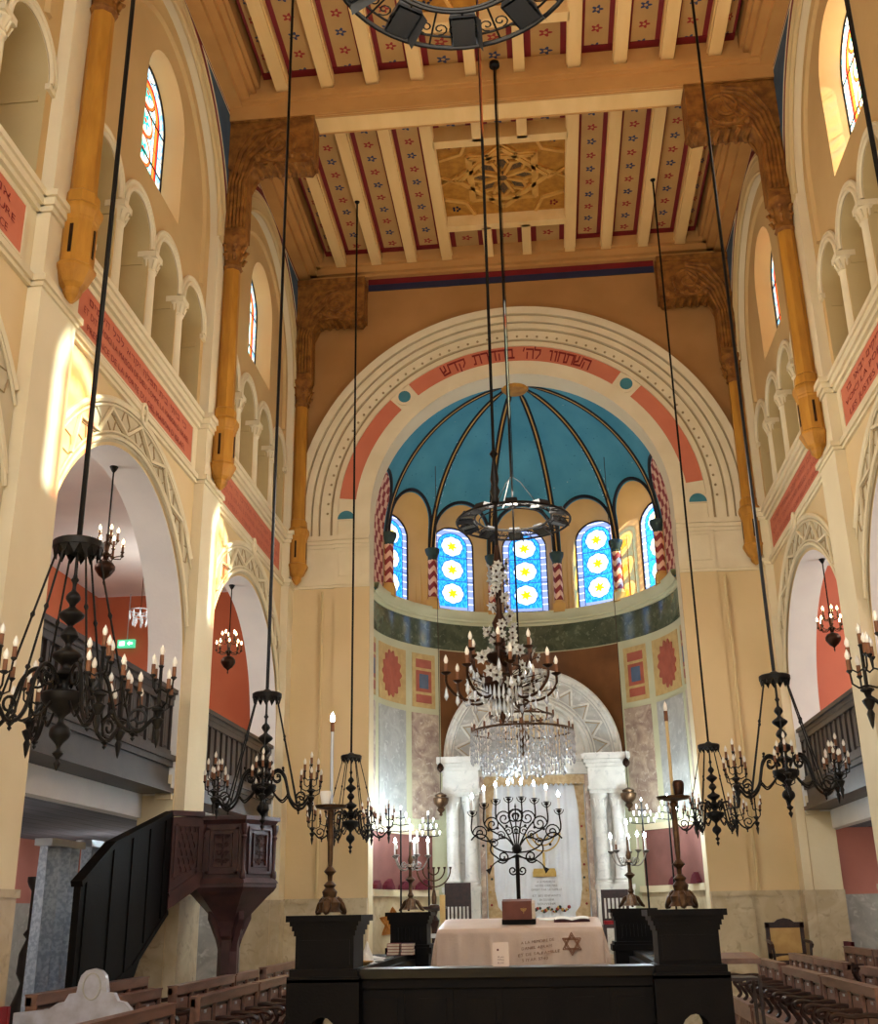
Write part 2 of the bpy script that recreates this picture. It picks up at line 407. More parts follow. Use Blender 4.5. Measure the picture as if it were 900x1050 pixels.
# painted coffer strip: UV u across (0-1), v along in metres
g = G('flower_painted_coffer'); u, v, _ = g.xyz('UV')
base = g.mix(g.ramp(g.noise(2.5, 5), .3, .7), lin((196, 156, 96)), lin((184, 144, 86)))
edge = (u - .5).abs().gt(.33)
k = v / .33; row = k.f('FLOOR'); fy = (k - row - .5) * .33; fx = (u - .5) * .46
rad = fx.hyp(fy); ang = fy.f('ARCTAN2', fx)
pet = (ang * 5).f('COSINE') * .02 + .056
fl = rad.lt(pet) * rad.gt(.022)
blue = row.mod(2.0).gt(.5)
col = g.mix(edge, base, lin((124, 22, 26)))
col = g.mix(fl * (u - .5).abs().lt(.3), col, g.mix(blue, lin((156, 36, 34)), lin((44, 58, 96))))
M['coffer'] = g.principled(col, .65)
# dome: UV u = angle (deg/30), v = elevation
g = G('star_painted_blue_dome'); vo = g.voro(3.4); vo2 = g.voro(9)
st = vo.lt(.04)
col = g.mix(g.ramp(g.noise(1.6, 5), .3, .7), lin((86, 154, 174)), lin((68, 136, 158)))
col = g.mix(vo2.lt(.09), col, lin((46, 104, 126)))
M['dome'] = g.principled(g.mix(st, col, lin((150, 178, 172))), .75, spec=.2)
# zigzag red and cream: UV in metres
def zigzag(name, per, amp, rowh, c1, c2):
    g = G(name); u, v, _ = g.xyz('UV')
    tri = ((u / per).mod(1.0) - .5).abs() * amp
    band = ((v + tri) / rowh).mod(1.0).lt(.5)
    return g.principled(g.mix(band, lin(c1), lin(c2)), .7)
M['zig_col'] = zigzag('zigzag_column_paint', .17, .16, .2, (230, 186, 156), (138, 40, 40))
def checker(name):
    g = G(name); u, v, _ = g.xyz('UV')
    row = (v / .12).f('FLOOR'); off = row.mod(2.0) * .5
    a = (u / .25 + off).mod(1.0).lt(.52); b = (u / .25 + off + (v / .24).f('FLOOR').mod(2.0) * .25).mod(1.0).lt(.5)
    return g.principled(g.mix(b, lin((226, 182, 152)), lin((146, 46, 44))), .7)
M['checker'] = checker('stepped_zigzag_paint')
# apse stained glass, UV 0-1 x 0-1 (aspect .74 x 1.62)
g = G('blue_star_stained_glass'); u, v, _ = g.xyz('UV')
X = (u - .5) * .74; Y = v * 1.62
arch = ((Y - 1.25).max(0.0)).hyp(X)                     # distance used for the rounded top
dx = (X.abs()).max(arch * Y.gt(1.25))
border = dx.gt(.262) + Y.lt(.075)
yy = Y - .11; cell = (yy / .46).f('FLOOR').min(2.0).max(0.0); cy = yy - cell * .46 - .22
rr = X.hyp(cy); an = cy.f('ARCTAN2', X)
petal = rr.lt((an * 8).f('COSINE') * .012 + .188); ring = (rr - .125).abs().lt(.014)
star = rr.lt(.074 + (an * 6 + pi / 2).f('COSINE') * .022)
rays = (an * 8).f('COSINE').abs().lt(.1) * rr.gt(.08) * rr.lt(.19)
field = g.mix(g.ramp(g.noise(26, 2, 'UV'), .42, .6), lin((44, 140, 220)), lin((22, 96, 190)))
col = g.mix(petal, field, lin((196, 216, 234))); col = g.mix(ring * petal, col, lin((222, 208, 150)))
col = g.mix(rays, col, lin((120, 150, 180))); col = g.mix(star, col, lin((246, 190, 16)))
col = g.mix(border.min(1.0), col, g.mix(((Y / .13).mod(1.0)).lt(.12), lin((110, 120, 160)), lin((224, 222, 246))))
lead = ((dx - .262).abs().lt(.008) + (rr - .195).abs().lt(.006) + ((yy - .46).abs().lt(.007)) + ((yy - .92).abs().lt(.007)) + (rr - .07).abs().lt(.004)).min(1.0)
col = g.mix(lead, col, lin((40, 60, 90)))
M['glass_apse'] = g.glass(col)
# nave stained glass UV 0-1 (1.0 x 1.75)
g = G('red_bordered_stained_glass'); u, v, _ = g.xyz('UV')
X = (u - .5) * 1.0; Y = v * 1.75
arch = ((Y - 1.2).max(0.0)).hyp(X); dx = X.abs().max(arch * Y.gt(1.2))
cell = (Y / .4).f('FLOOR'); cy = Y - cell * .4 - .2; rr = X.hyp(cy); an = cy.f('ARCTAN2', X)
field = g.mix(g.ramp(g.noise(30, 2, 'UV'), .42, .58), lin((240, 236, 210)), lin((120, 206, 196)))
med = rr.lt(.17); fl = rr.lt(.09 + (an * 6).f('COSINE') * .035)
col = g.mix(med, field, lin((248, 240, 200))); col = g.mix(fl, col, lin((40, 170, 150))); col = g.mix(rr.lt(.03), col, lin((220, 70, 40)))
col = g.mix((rr - .18).abs().lt(.018), col, lin((226, 92, 40)))
col = g.mix(dx.gt(.25), col, lin((238, 120, 46))); col = g.mix(dx.gt(.31), col, lin((210, 50, 30))); col = g.mix(dx.gt(.36), col, g.mix(g.ramp(g.noise(18, 2, 'UV'), .45, .55), lin((130, 190, 226)), lin((236, 220, 190))))
lead = ((Y / .4).mod(1.0).lt(.03) + (dx - .25).abs().lt(.008) + (dx - .36).abs().lt(.01) + (rr - .2).abs().lt(.006)).min(1.0)
M['glass_nave'] = g.glass(g.mix(lead, col, lin((30, 30, 34))))
M['relief_shade'] = mottled('shaded_relief_ground', (208, 194, 162), (196, 182, 150), 3, .8)  # darkened ground: relief shadow put into the band colour
M['cap_gloss'] = mottled('polished_black_rail', (16, 11, 10), (11, 8, 7), 5, .3, bump=0, spec=.3)
M['box_wood'] = mottled('reddish_box_wood', (122, 76, 66), (104, 62, 54), 6, .4)
M['silver'] = mottled('tarnished_silver', (178, 176, 170), (130, 126, 118), 12, .3, .8, bump=0)
# ------------------------------------------------------------------ the nave
W, PI_, B, PH = 3.70, .12, 4.479, .345          # half width, recess of the bays, bay length, half pier
WX = W + PI_
Z1, Z2, ZC = 6.60, 7.42, 12.25                  # string course, ledge, cornice
YB = lambda k: -B / 2 - B * k                   # bay centres
YP = lambda k: -B * k                           # pier centres
NB = 3
YEND = -B * NB
REAR = -18.2
def side_fn(s, x0): return lambda u, v, d: (s * (x0 + d), u, v)

fl = MB().box(-7, REAR, -.1, 7, 0, 0); fl.box(-3.2, 0, -.1, 3.2, 3.4, -.0)
struct(fl.build('floor', M['tile']))
dais = struct(MB().box(-3.7, -1.2, 0, 3.7, 0, .55).box(-2.45, 0, 0, 2.45, 1.9, 1.0).build('trim_1', M['marble_beige']))

TEXT = {(-1, 1): ('כי ביתי בית תפלה יקרא לכל העמים', 'ET DIT : VOICI LA MAISON DE DIEU COMME LA MAISON D ISRAEL', 'PRESENCE DE LA PORTE DU CIEL MAISON D ISRAEL'),
        (-1, 0): ('שמע ישראל ה׳ אלהינו ה׳ אחד', 'ECOUTE ISRAEL L ETERNEL NOTRE DIEU EST UN', 'TU AIMERAS L ETERNEL DE TOUT TON COEUR'),
        (-1, 2): ('אם ה׳ לא יבנה בית שוא עמלו', 'SI L ETERNEL N EN DIRIGE LA STRUCTURE', 'VAINEMENT PEINENT CEUX QUI BATISSENT L EDIFICE'),
        (1, 0): ('מה טבו אהליך יעקב משכנתיך ישראל', 'QUE TES TENTES SONT BELLES O JACOB', 'QUE TES DEMEURES SONT BELLES O ISRAEL'),
        (1, 1): ('זה השער לה׳ צדיקים יבאו בו', 'VOICI LA PORTE DE L ETERNEL', 'LES JUSTES LA FRANCHIRONT'),
        (1, 2): ('עבדו את ה׳ בשמחה', 'SERVEZ L ETERNEL AVEC JOIE', 'VENEZ DEVANT LUI AVEC ALLEGRESSE')}
wcount = [0]
def stained_window(P, u, r, sill, spring, d, mat, n=20, frame_r=.018, label=None):
    """glazed lancet; P maps (u, v, depth)"""
    wcount[0] += 1
    f = MB()
    path = opening_path(u, r, sill, spring, n)
    f.tube([P(a, b, d) for a, b in path], frame_r, 6, closed=True)
    for t in (.33, .66) if r > .4 else ():
        z = sill + (spring + r - sill) * t
        f.tube([P(u - r, z, d), P(u + r, z, d)], frame_r * .6, 5)
    o = struct(f.build('window_%d' % wcount[0], M['iron']))
    H = spring + r - sill
    g = MB()
    pts = [(u - r * cos(pi * i / n), spring + r * sin(pi * i / n)) for i in range(n + 1)]
    top = lambda a: spring + sqrt(max(0, r * r - (a - u) ** 2))
    us = [p[0] for p in pts]
    for i in range(n):
        q = [(us[i], sill), (us[i + 1], sill), (us[i + 1], top(us[i + 1])), (us[i], top(us[i]))]
        g.add([P(a, b, d) for a, b in q], [(0, 1, 2, 3)], 0, False, [((a - u) / (2 * r) + .5, (b - sill) / H) for a, b in q])
    gl = g.build('stained_glass_pane', mat, o)
    return o

def colonnette(s, y):
    m = MB(); c = (s * (WX + .02), y, 0)
    m.lathe([(.10, Z2), (.10, Z2 + .05), (.085, Z2 + .08), (.075, Z2 + .12), (.07, 8.28), (.085, 8.3), (.075, 8.33)], c, 12)
    m.lathe([(.075, 8.33), (.085, 8.38), (.105, 8.44), (.115, 8.47)], c, 10)
    for k in range(8):
        a = 2 * pi * k / 8
        m.tube([(c[0] + .08 * cos(a), y + .08 * sin(a), 8.33), (c[0] + .11 * cos(a), y + .11 * sin(a), 8.42), (c[0] + .125 * cos(a), y + .125 * sin(a), 8.42)], .014, 5)
    m.box(c[0] - .105, y - .105, 8.46, c[0] + .105, y + .105, 8.53)
    return m
def zig_ring(m, fn, uc, zc, r0, r1, clip, nt, mat_r=0, mat_g=1, leaf=True, mat_b=2):
    """relief archivolt: band, mouldings and zigzag; fn(u, v, depth)"""
    N = 64
    ok = lambda a, r: abs(r * cos(a)) < clip
    def run(r, th, prof):
        seg = []
        for i in range(N + 1):
            a = pi * i / N
            if ok(a, r) or r <= clip: seg.append(fn(uc + r * cos(a), zc + r * sin(a), prof))
        m.tube(seg, th, 6, mat_r)
    for i in range(N):                                             # flat band, its darker colour holds the shade of the relief
        a, b = pi * i / N, pi * (i + 1) / N
        q = []
        for an, r in ((a, r0), (b, r0), (b, r1), (a, r1)):
            u = max(-clip, min(clip, r * cos(an))); q.append(fn(uc + u, zc + r * sin(an), -.015))
        if abs(r0 * cos(a)) < clip or abs(r0 * cos(b)) < clip: m.add(q, [(0, 1, 2, 3)], mat_b)
    run(r1, .035, -.02); run(r1 - .06, .014, -.03); run(r0 + .05, .022, -.03); run(r0 + .1, .012, -.03)
    pts = []
    for i in range(nt * 2 + 1):
        a = pi * i / (2 * nt); r = (r0 + .12) if i % 2 == 0 else (r1 - .09)
        pts.append((a, r))
    for (a, r), (b, q) in zip(pts, pts[1:]):
        if not (ok(a, r) and ok(b, q)): continue
        p0 = (r * cos(a), r * sin(a)); p1 = (q * cos(b), q * sin(b))
        m.bar(fn(uc + p0[0], zc + p0[1], -.035), fn(uc + p1[0], zc + p1[1], -.035), .03, .03, mat=mat_r)
        d = Vector((p1[0] - p0[0], p1[1] - p0[1])).normalized(); nn = Vector((-d.y, d.x)) * .032
        m.bar(fn(uc + p0[0] + nn.x, zc + p0[1] + nn.y, -.02), fn(uc + p1[0] + nn.x, zc + p1[1] + nn.y, -.02), .014, .012, mat=mat_g)
    # scrolling tendrils inside the triangles
    for i in range(1, nt * 2):
        a = pi * i / (2 * nt); up = i % 2 == 1
        if not leaf or not ok(a, r1): continue
        rc = (r0 + r1) / 2 + (.0 if up else .02); da = pi / (2 * nt) * .3
        for sg in (-1, 1):
            seg = [(rc + t, a + sg * da * (1 - abs(t) / .16) * (1 if up else 1)) for t in (-.11, -.05, 0, .05, .11)]
            m.tube([fn(uc + r * cos(b), zc + r * sin(b), -.02) for r, b in seg], .008, 4, mat_g)

def build_side(s, name, nm):
    base = struct(MB().box(s * 3.9, REAR, -.1, s * 4.3, YEND - .3, .0).build(name, M['cream']))
    F = side_fn(s, W); L = side_fn(s, WX)
    front = MB(); rec = MB(); up = MB(); back = MB(); led = MB(); arch = MB(); tri = MB()
    for k in range(NB):
        c = YB(k)
        # pier faces and lunette arch
        arch_wall(front, c - B / 2, c + B / 2, 0, 13, [dict(u=c, r=B / 2 - PH, sill=0, spring=9.95, depth=PI_ + .01)], F, 32)
        rb = MB().prism(arc(c, 9.95, 2.2, 2, 178, 40) + arc(c, 9.95, 1.9, 178, 2, 40), F, -.004, .002)
        for r, th in ((1.90, .03), (2.08, .012), (2.16, .02)):
            rb.tube([F(a, b, -.0) for a, b in arc(c, 9.95, r, 3, 177, 40)], th, 6)
        rb.build('lunette_arch_band', M['beige'], base)
        up.tube([L(a, b, 0) for a, b in [(c - 1.62, 9.15)] + arc(c, 9.95, 1.62, 178, 2, 36) + [(c + 1.62, 9.15)]], .05, 6, 0)
        # recessed bay walls
        arch_wall(rec, c - 1.91, c + 1.91, 0, Z1, [dict(u=c, r=1.87, sill=0, spring=4.22)], L, 32, mat=0, rmat=1)
        rp = opening_path(c, 1.87, 2.9, 4.22, 32); q_ = len(rp)
        rec.add([L(a, b, 0) for a, b in rp] + [L(a, b, .40) for a, b in rp], [(i, i + 1, q_ + i + 1, q_ + i) for i in range(q_ - 1)], 1, True)
        up.add([L(c - 1.91, Z1, 0), L(c + 1.91, Z1, 0), L(c + 1.91, Z2, 0), L(c - 1.91, Z2, 0)], [(0, 1, 2, 3)], 1)
        ops = [dict(u=c + d, r=.375, sill=Z2, spring=8.58, depth=.5) for d in (-1.41, -.47, .47, 1.41)]
        arch_wall(up, c - 1.91, c + 1.91, Z2, 9.34, ops, L, 18, rmat=2)
        wr = .64
        arch_wall(up, c - 1.91, c + 1.91, 9.34, 12.2, [dict(u=c + .08, r=wr, sill=9.42, spring=10.6, depth=.25, ri=.6, sill_i=9.47, spring_i=10.6)], L, 20)
        # shallow gallery behind the small arches
        back.box(s * (WX + .5), c - 2.1, Z2 - .1, s * (WX + .56), c + 2.1, 9.34)
        back.box(s * (WX + .03), c - 2.1, 9.26, s * (WX + .56), c + 2.1, 9.34); back.box(s * (WX + .01), c - 2.1, Z2 - .06, s * (WX + .56), c + 2.1, Z2 - .001)
        for d in (-1.88, -.94, 0, .94, 1.88):
            back.box(s * (WX + .06), c + d - .11, 8.36, s * (WX + .5), c + d + .11, 8.42)
        # small-arch mouldings
        for d in (-1.41, -.47, .47, 1.41):
            for r, th in ((.40, .03), (.475, .022)):
                tri.tube([L(a, b, -.02) for a, b in arc(c + d, 8.58, r, -4, 184, 20)], th, 6)
            tri.prism(arc(c + d, 8.58, .47, 0, 180, 18) + arc(c + d, 8.58, .38, 180, 0, 18), L, -.025, .01)
        for d in (-1.83, 1.83):
            tri.box(s * (WX - .035), c + d - .06, 8.48, s * (WX + .01), c + d + .06, 8.54)
        # ledges along the bay
        for z0, z1, t in ((6.56, 6.60, .035), (6.60, 6.66, .06), (7.28, 7.33, .04), (7.33, 7.40, .075), (7.40, 7.46, .10)):
            led.box(s * WX, c - 1.90, z0, s * (WX - t), c + 1.90, z1)
        zig_ring(arch, L, c, 4.22, 1.90, 2.32, 1.885, 9)
        # small knot at the crown
        arch.tube([L(c + .07 * sin(t), 6.6 + .11 * cos(t), -.06) for t in [i * pi / 6 for i in range(12)]], .022, 6, closed=True)
        # inscription panel
        pm = MB().box(s * (WX - .012), c - 1.68, 6.74, s * (WX + .01), c + 1.68, 7.2)
        po = pm.build('inscription_panel', M['terra'], base)
        fm = MB()
        for a0, a1, b0, b1 in ((-1.71, 1.71, 7.2, 7.225), (-1.71, 1.71, 6.715, 6.74), (-1.71, -1.68, 6.74, 7.2), (1.68, 1.71, 6.74, 7.2)):
            fm.box(s * (WX - .02), c + a0, b0, s * WX, c + a1, b1)
        fm.build('panel_frame', M['white'], po)
        lt = MB(); h, f1, f2 = TEXT[(s, k)]
        for tx, z, sz, wd in ((h, 7.06, .105, 2.9), (f1, 6.93, .1, 3.1), (f2, 6.79, .1, 2.9)):
            write(lt, tx, lambda a, b: (s * (WX - .016), c - s * a, z + b), sz, rtl=(tx is h), width=wd)
        lt.build('lettering', M['letter_red'] if k else M['letter_faded'], po)
        for d in (-.94, 0, .94): colonnette(s, c + d).build('colonnette', M['white'], base)
        stained_window(L, c + .08, .6, 9.47, 10.6, .25, M['glass_nave'])
    # pier bands
    for k in range(NB + 1):
        y = YP(k); y0, y1 = y - PH, y + PH
        if k == 0: y1 = 0
        for z0, z1, t in ((6.56, 6.60, .02), (6.60, 6.66, .045), (7.28, 7.33, .025), (7.33, 7.40, .05), (7.40, 7.46, .08)):
            led.box(s * (WX + .05), y0 - t, z0, s * (W - t), y1 + (t if k else 0), z1)
    front.build('pier_facing', M['cream'], base)
    rec.build('arcade_wall', [M['sand'], M['white_paint']], base)
    up.build('upper_wall', [M['ochre'], M['white'], M['olive']], base)
    back.build('blind_gallery', M['olive'], base)
    led.build('string_course', M['white'], base)
    arch.build('zigzag_archivolt', [M['white'], M['groove'], M['relief_shade']], base)
    tri.build('small_arch_moulding', M['white'], base)
    # piers: depth behind the faces, marble foot
    for k in range(NB + 1):
        y = YP(k); y1 = y + PH if k else -.0
        pm = MB().box(s * (W + .01), y - PH + .002, 0, s * (WX + .40), y1 - .002, 6.5)
        pm.build('pier_core', M['cream'], base)
        MB().box(s * (W - .015), y - PH - .012, 0, s * (WX + .41), y1 + (.012 if k else 0), 1.80).box(s * (WX + .41), y - PH - .03, 1.80, s * (W - .035), y1 + (.03 if k else 0), 1.86).build('pier_plinth', M['marble_beige'], base)
        # small foot of the upper pilaster on the side of the pier
        MB().box(s * (WX + .02), y - PH - .05, 2.86, s * (WX + .2), y - PH + .01, 2.95).box(s * (WX + .03), y - PH - .03, 2.95, s * (WX + .19), y - PH + .01, 3.12).build('pilaster_foot', M['cream'], base)
    # painted spandrels beside the lunette arches
    for k in range(NB + 1):
        for r, d, mt, sh in ((2.22, -.006, 'maroon', 0), (2.30, -.010, 'cream', .07), (2.34, -.014, 'blue_panel', .11)):
            poly = []
            zt = 12.2 - sh
            a_top = math.degrees(math.asin(min(1, (zt - 9.95) / r)))
            if k < NB: poly += [(min(YP(k), a), b) for a, b in arc(YB(k), 9.95, r, 10, a_top, 14)]
            else: poly += [(YP(k), 10.2), (YP(k), zt)]
            if k > 0: poly += [(max(YP(k), a), b) for a, b in arc(YB(k - 1), 9.95, r, 180 - a_top, 170, 14)]
            else: poly += [(0, zt), (0, 10.4)]
            MB().prism(poly, F, d, 0).build('painted_spandrel', M[mt], base)
    # plain wall behind the viewer
    MB().box(s * W, REAR, 0, s * (W + .1), YEND, 13).build('rear_bay_wall', M['cream'], base)
    # galleries and aisles
    o = struct(MB().box(s * 6.95, REAR, 2.95, s * 7.1, 0, 6.6).build('wall_%s_gallery' % nm, M['orange_wall' if s < 0 else 'salmon_wall']))
    MB().box(s * (WX + .1), 0, 2.7, s * 7.1, .12, 6.6).build('end_wall', M['orange_wall' if s < 0 else 'salmon_wall'], o)
    MB().box(s * 6.5, -.03, 2.95, s * 6.9, .0, 5.2).build('beige_dado', M['beige'], o)
    o = struct(MB().box(s * 6.95, REAR, 0, s * 7.1, 0, 2.9).build('wall_%s_aisle' % nm, M['pink_wall']))
    MB().box(s * (WX + .1), 0, 0, s * 7.1, .12, 2.74).build('end_wall', M['pink_wall'], o)
    MB().box(s * 6.93, REAR, 0, s * 6.96, 0, 1.8).box(s * (WX + .2), -.02, 0, s * 6.95, .005, 1.8).box(s * 6.91, REAR, 1.8, s * 6.96, 0, 1.86).build('wainscot', M['marble_grey'], o)
    struct(MB().box(s * (WX + .0), REAR, 6.62, s * 7.1, .1, 6.7).build('ceiling_%s_gallery' % nm, M['white_paint']))
    o = struct(MB().box(s * 4.3, REAR, 2.70, s * 7.1, 0, 2.76).build('ceiling_%s_aisle' % nm, M['planks']))
    MB().box(s * 4.18, REAR, 2.67, s * 4.32, 0, 2.95).build('slab_edge', M['white_paint'], o)
    MB().box(s * 4.2, REAR, 2.8, s * 7.1, 0, 2.94).build('gallery_floor', M['gallery_wood'], o)
    return base
LW = build_side(-1, 'wall_left', 'left')
RW = build_side(1, 'wall_right', 'right')
rw = struct(MB().box(-7.1, REAR - .1, 0, 7.1, REAR, 3.0).box(-7.1, REAR - .1, 3.0, -2.6, REAR, 13).box(2.6, REAR - .1, 3, 7.1, REAR, 13).box(-2.6, REAR - .1, 9.5, 2.6, REAR, 13).build('wall_rear', M['cream']))

# gallery balustrades, one per bay
def balustrade():
    o = thing('gallery_balustrade', '', 'railing')
    L = 3.74
    MB().box(-.02, -L / 2, 3.94, .15, L / 2, 4.0).box(-.05, -L / 2, 4.0, .17, L / 2, 4.05).build('handrail', M['gallery_wood'], o)
    p = MB().box(.03, -L / 2, 3.32, .08, L / 2, 3.94)
    n = 15
    for i in range(n + 1):
        y = -L / 2 + L * i / n
        p.box(-.0, max(-L / 2, y - .025), 3.36, .05, min(L / 2, y + .025), 3.9)
    for i in range(n):
        y = -L / 2 + L * (i + .5) / n
        p.box(.015, y - .05, 3.42, .05, y + .05, 3.84)
    p.box(-.01, -L / 2, 3.32, .06, L / 2, 3.38); p.box(-.01, -L / 2, 3.87, .06, L / 2, 3.94)
    p.build('panelled_front', M['gallery_wood'], o)
    b = MB()
    for z0, z1, t in ((3.26, 3.32, .07), (3.20, 3.26, .04), (3.02, 3.20, .0), (2.97, 3.02, .03), (2.92, 2.97, .07)):
        b.box(-t, -L / 2, z0, .3, L / 2, z1)
    b.build('moulded_base', M['gallery_wood'], o)
    return o
b0 = balustrade(); first = True
for s, nm in ((-1, 'left'), (1, 'right')):
    for k in range(NB - 1):
        lab = 'dark wood panelled gallery balustrade on the %s side, %s' % (nm, ('nearer the apse', 'nearer the viewer')[k])
        o = b0 if first else copy_tree(b0); first = False
        o.location = (s * (WX + .07), YB(k), 0); o.rotation_euler = (0, 0, pi if s < 0 else 0)
        tag(o, lab, 'railing', 'gallery balustrades in the arches')
        if s > 0 and k == 1: pass
# ------------------------------------------------------------------ chancel wall
AC, AR = 7.75, 2.45                                  # arch centre height and inner radius
BW = lambda u, v, d: (u, d, v)
cw = MB()
arch_wall(cw, -WX, WX, 0, 13, [dict(u=0, r=AR, sill=0, spring=AC, depth=.42)], BW, 48, mat=0, rmat=1)
wb = struct(cw.build('wall_back', [M['brown_wall'], M['cream']]))
lo = MB()
for s in (-1, 1):
    lo.box(s * AR, -.004, 0, s * W, .01, 7.4, 0)
    lo.box(s * AR, -.05, 1.87, s * 3.02, 0, 6.6, 0)         # broad pilaster beside the opening
    lo.box(s * AR, -.07, 6.66, s * 3.02, 0, 7.26, 1)
    for a0, a1, z0, z1 in ((2.58, 2.60, 6.76, 7.2), (2.94, 2.96, 6.76, 7.2), (2.58, 2.96, 6.76, 6.78), (2.58, 2.96, 7.18, 7.2)):
        lo.box(s * a0, -.085, z0, s * a1, -.06, z1, 1)
    lo.box(s * 3.02, -.04, 6.66, s * W, 0, 7.26, 1)
    for z0, z1, t in ((6.58, 6.62, .07), (6.62, 6.67, .09), (7.24, 7.3, .09), (7.3, 7.36, .12), (7.36, 7.44, .16)):
        lo.box(s * AR, -t, z0, s * 3.04, 0, z1, 1); lo.box(s * 3.04, -t + .03, z0, s * W, 0, z1, 1)
lo.build('pilaster', [M['sand'], M['white']], wb)
mb = MB()
for s in (-1, 1):
    mb.box(s * (AR + .01), -.075, 0, s * 3.04, 0, 1.80); mb.box(s * 3.04, -.03, 0, s * W, 0, 1.80)
    mb.box(s * (AR + .01), -.10, 1.80, s * 3.05, 0, 1.87); mb.box(s * 3.05, -.06, 1.80, s * W, 0, 1.87)
mb.build('marble_dado', M['marble_beige'], wb)
# archivolt: rings between radii, (inner, outer, protrusion, material)
ar = MB()
rings = [(2.45, 2.70, .05, 0), (2.98, 3.06, .07, 0), (3.06, 3.10, .03, 1), (3.10, 3.26, .08, 0), (3.26, 3.29, .04, 1), (3.29, 3.38, .12, 0), (3.38, 3.41, .07, 1), (3.41, 3.52, .14, 0), (3.52, 3.55, .09, 1), (3.55, 3.68, .17, 0)]
def ring(m, r0, r1, d, a0, a1, mat=0, n=56, z=AC):
    m.prism(arc(0, z, r1, a0, a1, n) + arc(0, z, r0, a1, a0, n), BW, -d, .002, mat)
for r0, r1, d, mt in rings:
    ring(ar, r0, r1, d, 0, 180, mt)
    for s in (-1, 1): ar.box(s * r0, -d, 7.44, s * r1, .002, AC, mt)
for i in range(58):                                  # row of beads
    a = pi * (i + .5) / 58; ar.sphere((3.145 * cos(a), -.085, AC + 3.145 * sin(a)), .022, 6, 4, 1)
ar.build('archivolt', [M['white'], M['groove']], wb)
bd = MB()
ring(bd, 2.70, 2.98, .035, 53, 127); ring(bd, 2.70, 2.98, .035, 7, 45); ring(bd, 2.70, 2.98, .035, 135, 173)
bo = bd.build('terracotta_band', M['terra'], wb)
wr = MB()
ring(wr, 2.70, 2.98, .03, 0, 180)
for s in (-1, 1): wr.box(s * 2.70, -.03, 7.44, s * 2.98, 0, AC)
wr.build('white_band', M['white'], wb)
mdl = MB()
for a in (49, 131):
    c = (2.84 * cos(R(a)), AC + 2.84 * sin(R(a)))
    mdl.prism(arc(c[0], c[1], .155, 0, 350, 24), BW, -.055, 0, 1); mdl.prism(arc(c[0], c[1], .105, 0, 350, 24), BW, -.065, 0, 0)
for s in (-1, 1):
    mdl.prism(arc(s * 2.84, 7.72, .2, 0, 180, 16), BW, -.055, 0, 1); mdl.prism(arc(s * 2.84, 7.74, .14, 0, 180, 16), BW, -.065, 0, 0)
mdl.build('blue_medallion', [mottled('teal_medallion', (70, 130, 142), (58, 116, 130), 4, .7), M['white']], wb)
lt = MB(); h = 'השתחוו לה׳ בהדרת קדש'
t = h[::-1]; words = [glyph(c) for c in t if c != ' ']
ang = 115.5; span = 115.5 - 63; units = sum((x[3] - x[2]) + .14 for x in words) + .55 * h.count(' ')
for ch in t:
    if ch == ' ': ang -= .55 / units * span; continue
    vs, fs, a, b = glyph(ch); wa = (b - a + .14) / units * span
    an = R(ang - wa / 2); rad = 2.75
    px, pz = rad * cos(an), AC + rad * sin(an); rot = an - pi / 2
    k = .295
    lt.add([(px + ((v[0] - (a + b) / 2) * cos(rot) - v[1] * sin(rot)) * k, -.042, pz + ((v[0] - (a + b) / 2) * sin(rot) + v[1] * cos(rot)) * k) for v in vs], fs)
    ang -= wa
lt.build('hebrew_lettering', M['letter_red'], bo)
band = MB().box(-2.5, -.02, 12.02, 2.5, 0, 12.14, 0).box(-2.5, -.025, 12.14, 2.5, 0, 12.25, 1).build('painted_frieze', [M['navy'], M['maroon']], wb)
# pipes of the heating running up the wall
for s in (-1, 1):
    MB().tube([(s * (3.2 if s < 0 else 3.12), -.1, 1.87), (s * (3.2 if s < 0 else 3.12), -.1, 6.5)], .022, 8).build('wall_pipe', M['beige'], wb)

# ------------------------------------------------------------------ ceiling
ce = struct(MB().box(-WX - .2, REAR, 12.9, WX + .2, .4, 13.0).build('ceiling', M['beam_dark']))
JX = [1.07, 1.69, 2.32, 2.95]
cor = MB()
for s in (-1, 1):
    for x, z0, z1 in ((3.52, 12.2, 12.3), (3.40, 12.3, 12.42), (3.33, 12.42, 12.5), (3.28, 12.5, 12.9)):
        cor.box(s * x, REAR, z0, s * (W + .1), 0, z1)
for y, z0, z1 in ((-.12, 12.25, 12.3), (-.2, 12.3, 12.42), (-.28, 12.42, 12.5), (-.25, 12.5, 12.9)):
    cor.box(-W, y, z0, W, 0, z1)
cor.build('cornice', M['beam_dark'], ce)
for k in range(1, NB + 1):
    y = YP(k)
    b = MB().box(-W, y - .22, 12.0, W, y + .22, 12.9, 1).box(-2.5, y - .17, 11.97, 2.5, y + .17, 12.0, 0)
    for t in (-1, 1):
        b.box(-W, y + t * .22, 12.22, W, y + t * .25, 12.27, 1); b.box(-W, y + t * .22, 12.27, W, y + t * .28, 12.36, 1)
        b.box(-2.5, y + t * .155, 11.96, 2.5, y + t * .18, 11.985, 1)
    b.build('cross_beam', [M['beam'], M['beam_dark']], ce)
M['rosette_gold'] = mottled('light_gilded_moulding', (216, 164, 84), (200, 146, 66), 5, .5)
lat = mottled('dark_lattice', (60, 52, 46), (120, 88, 48), 40, .6)
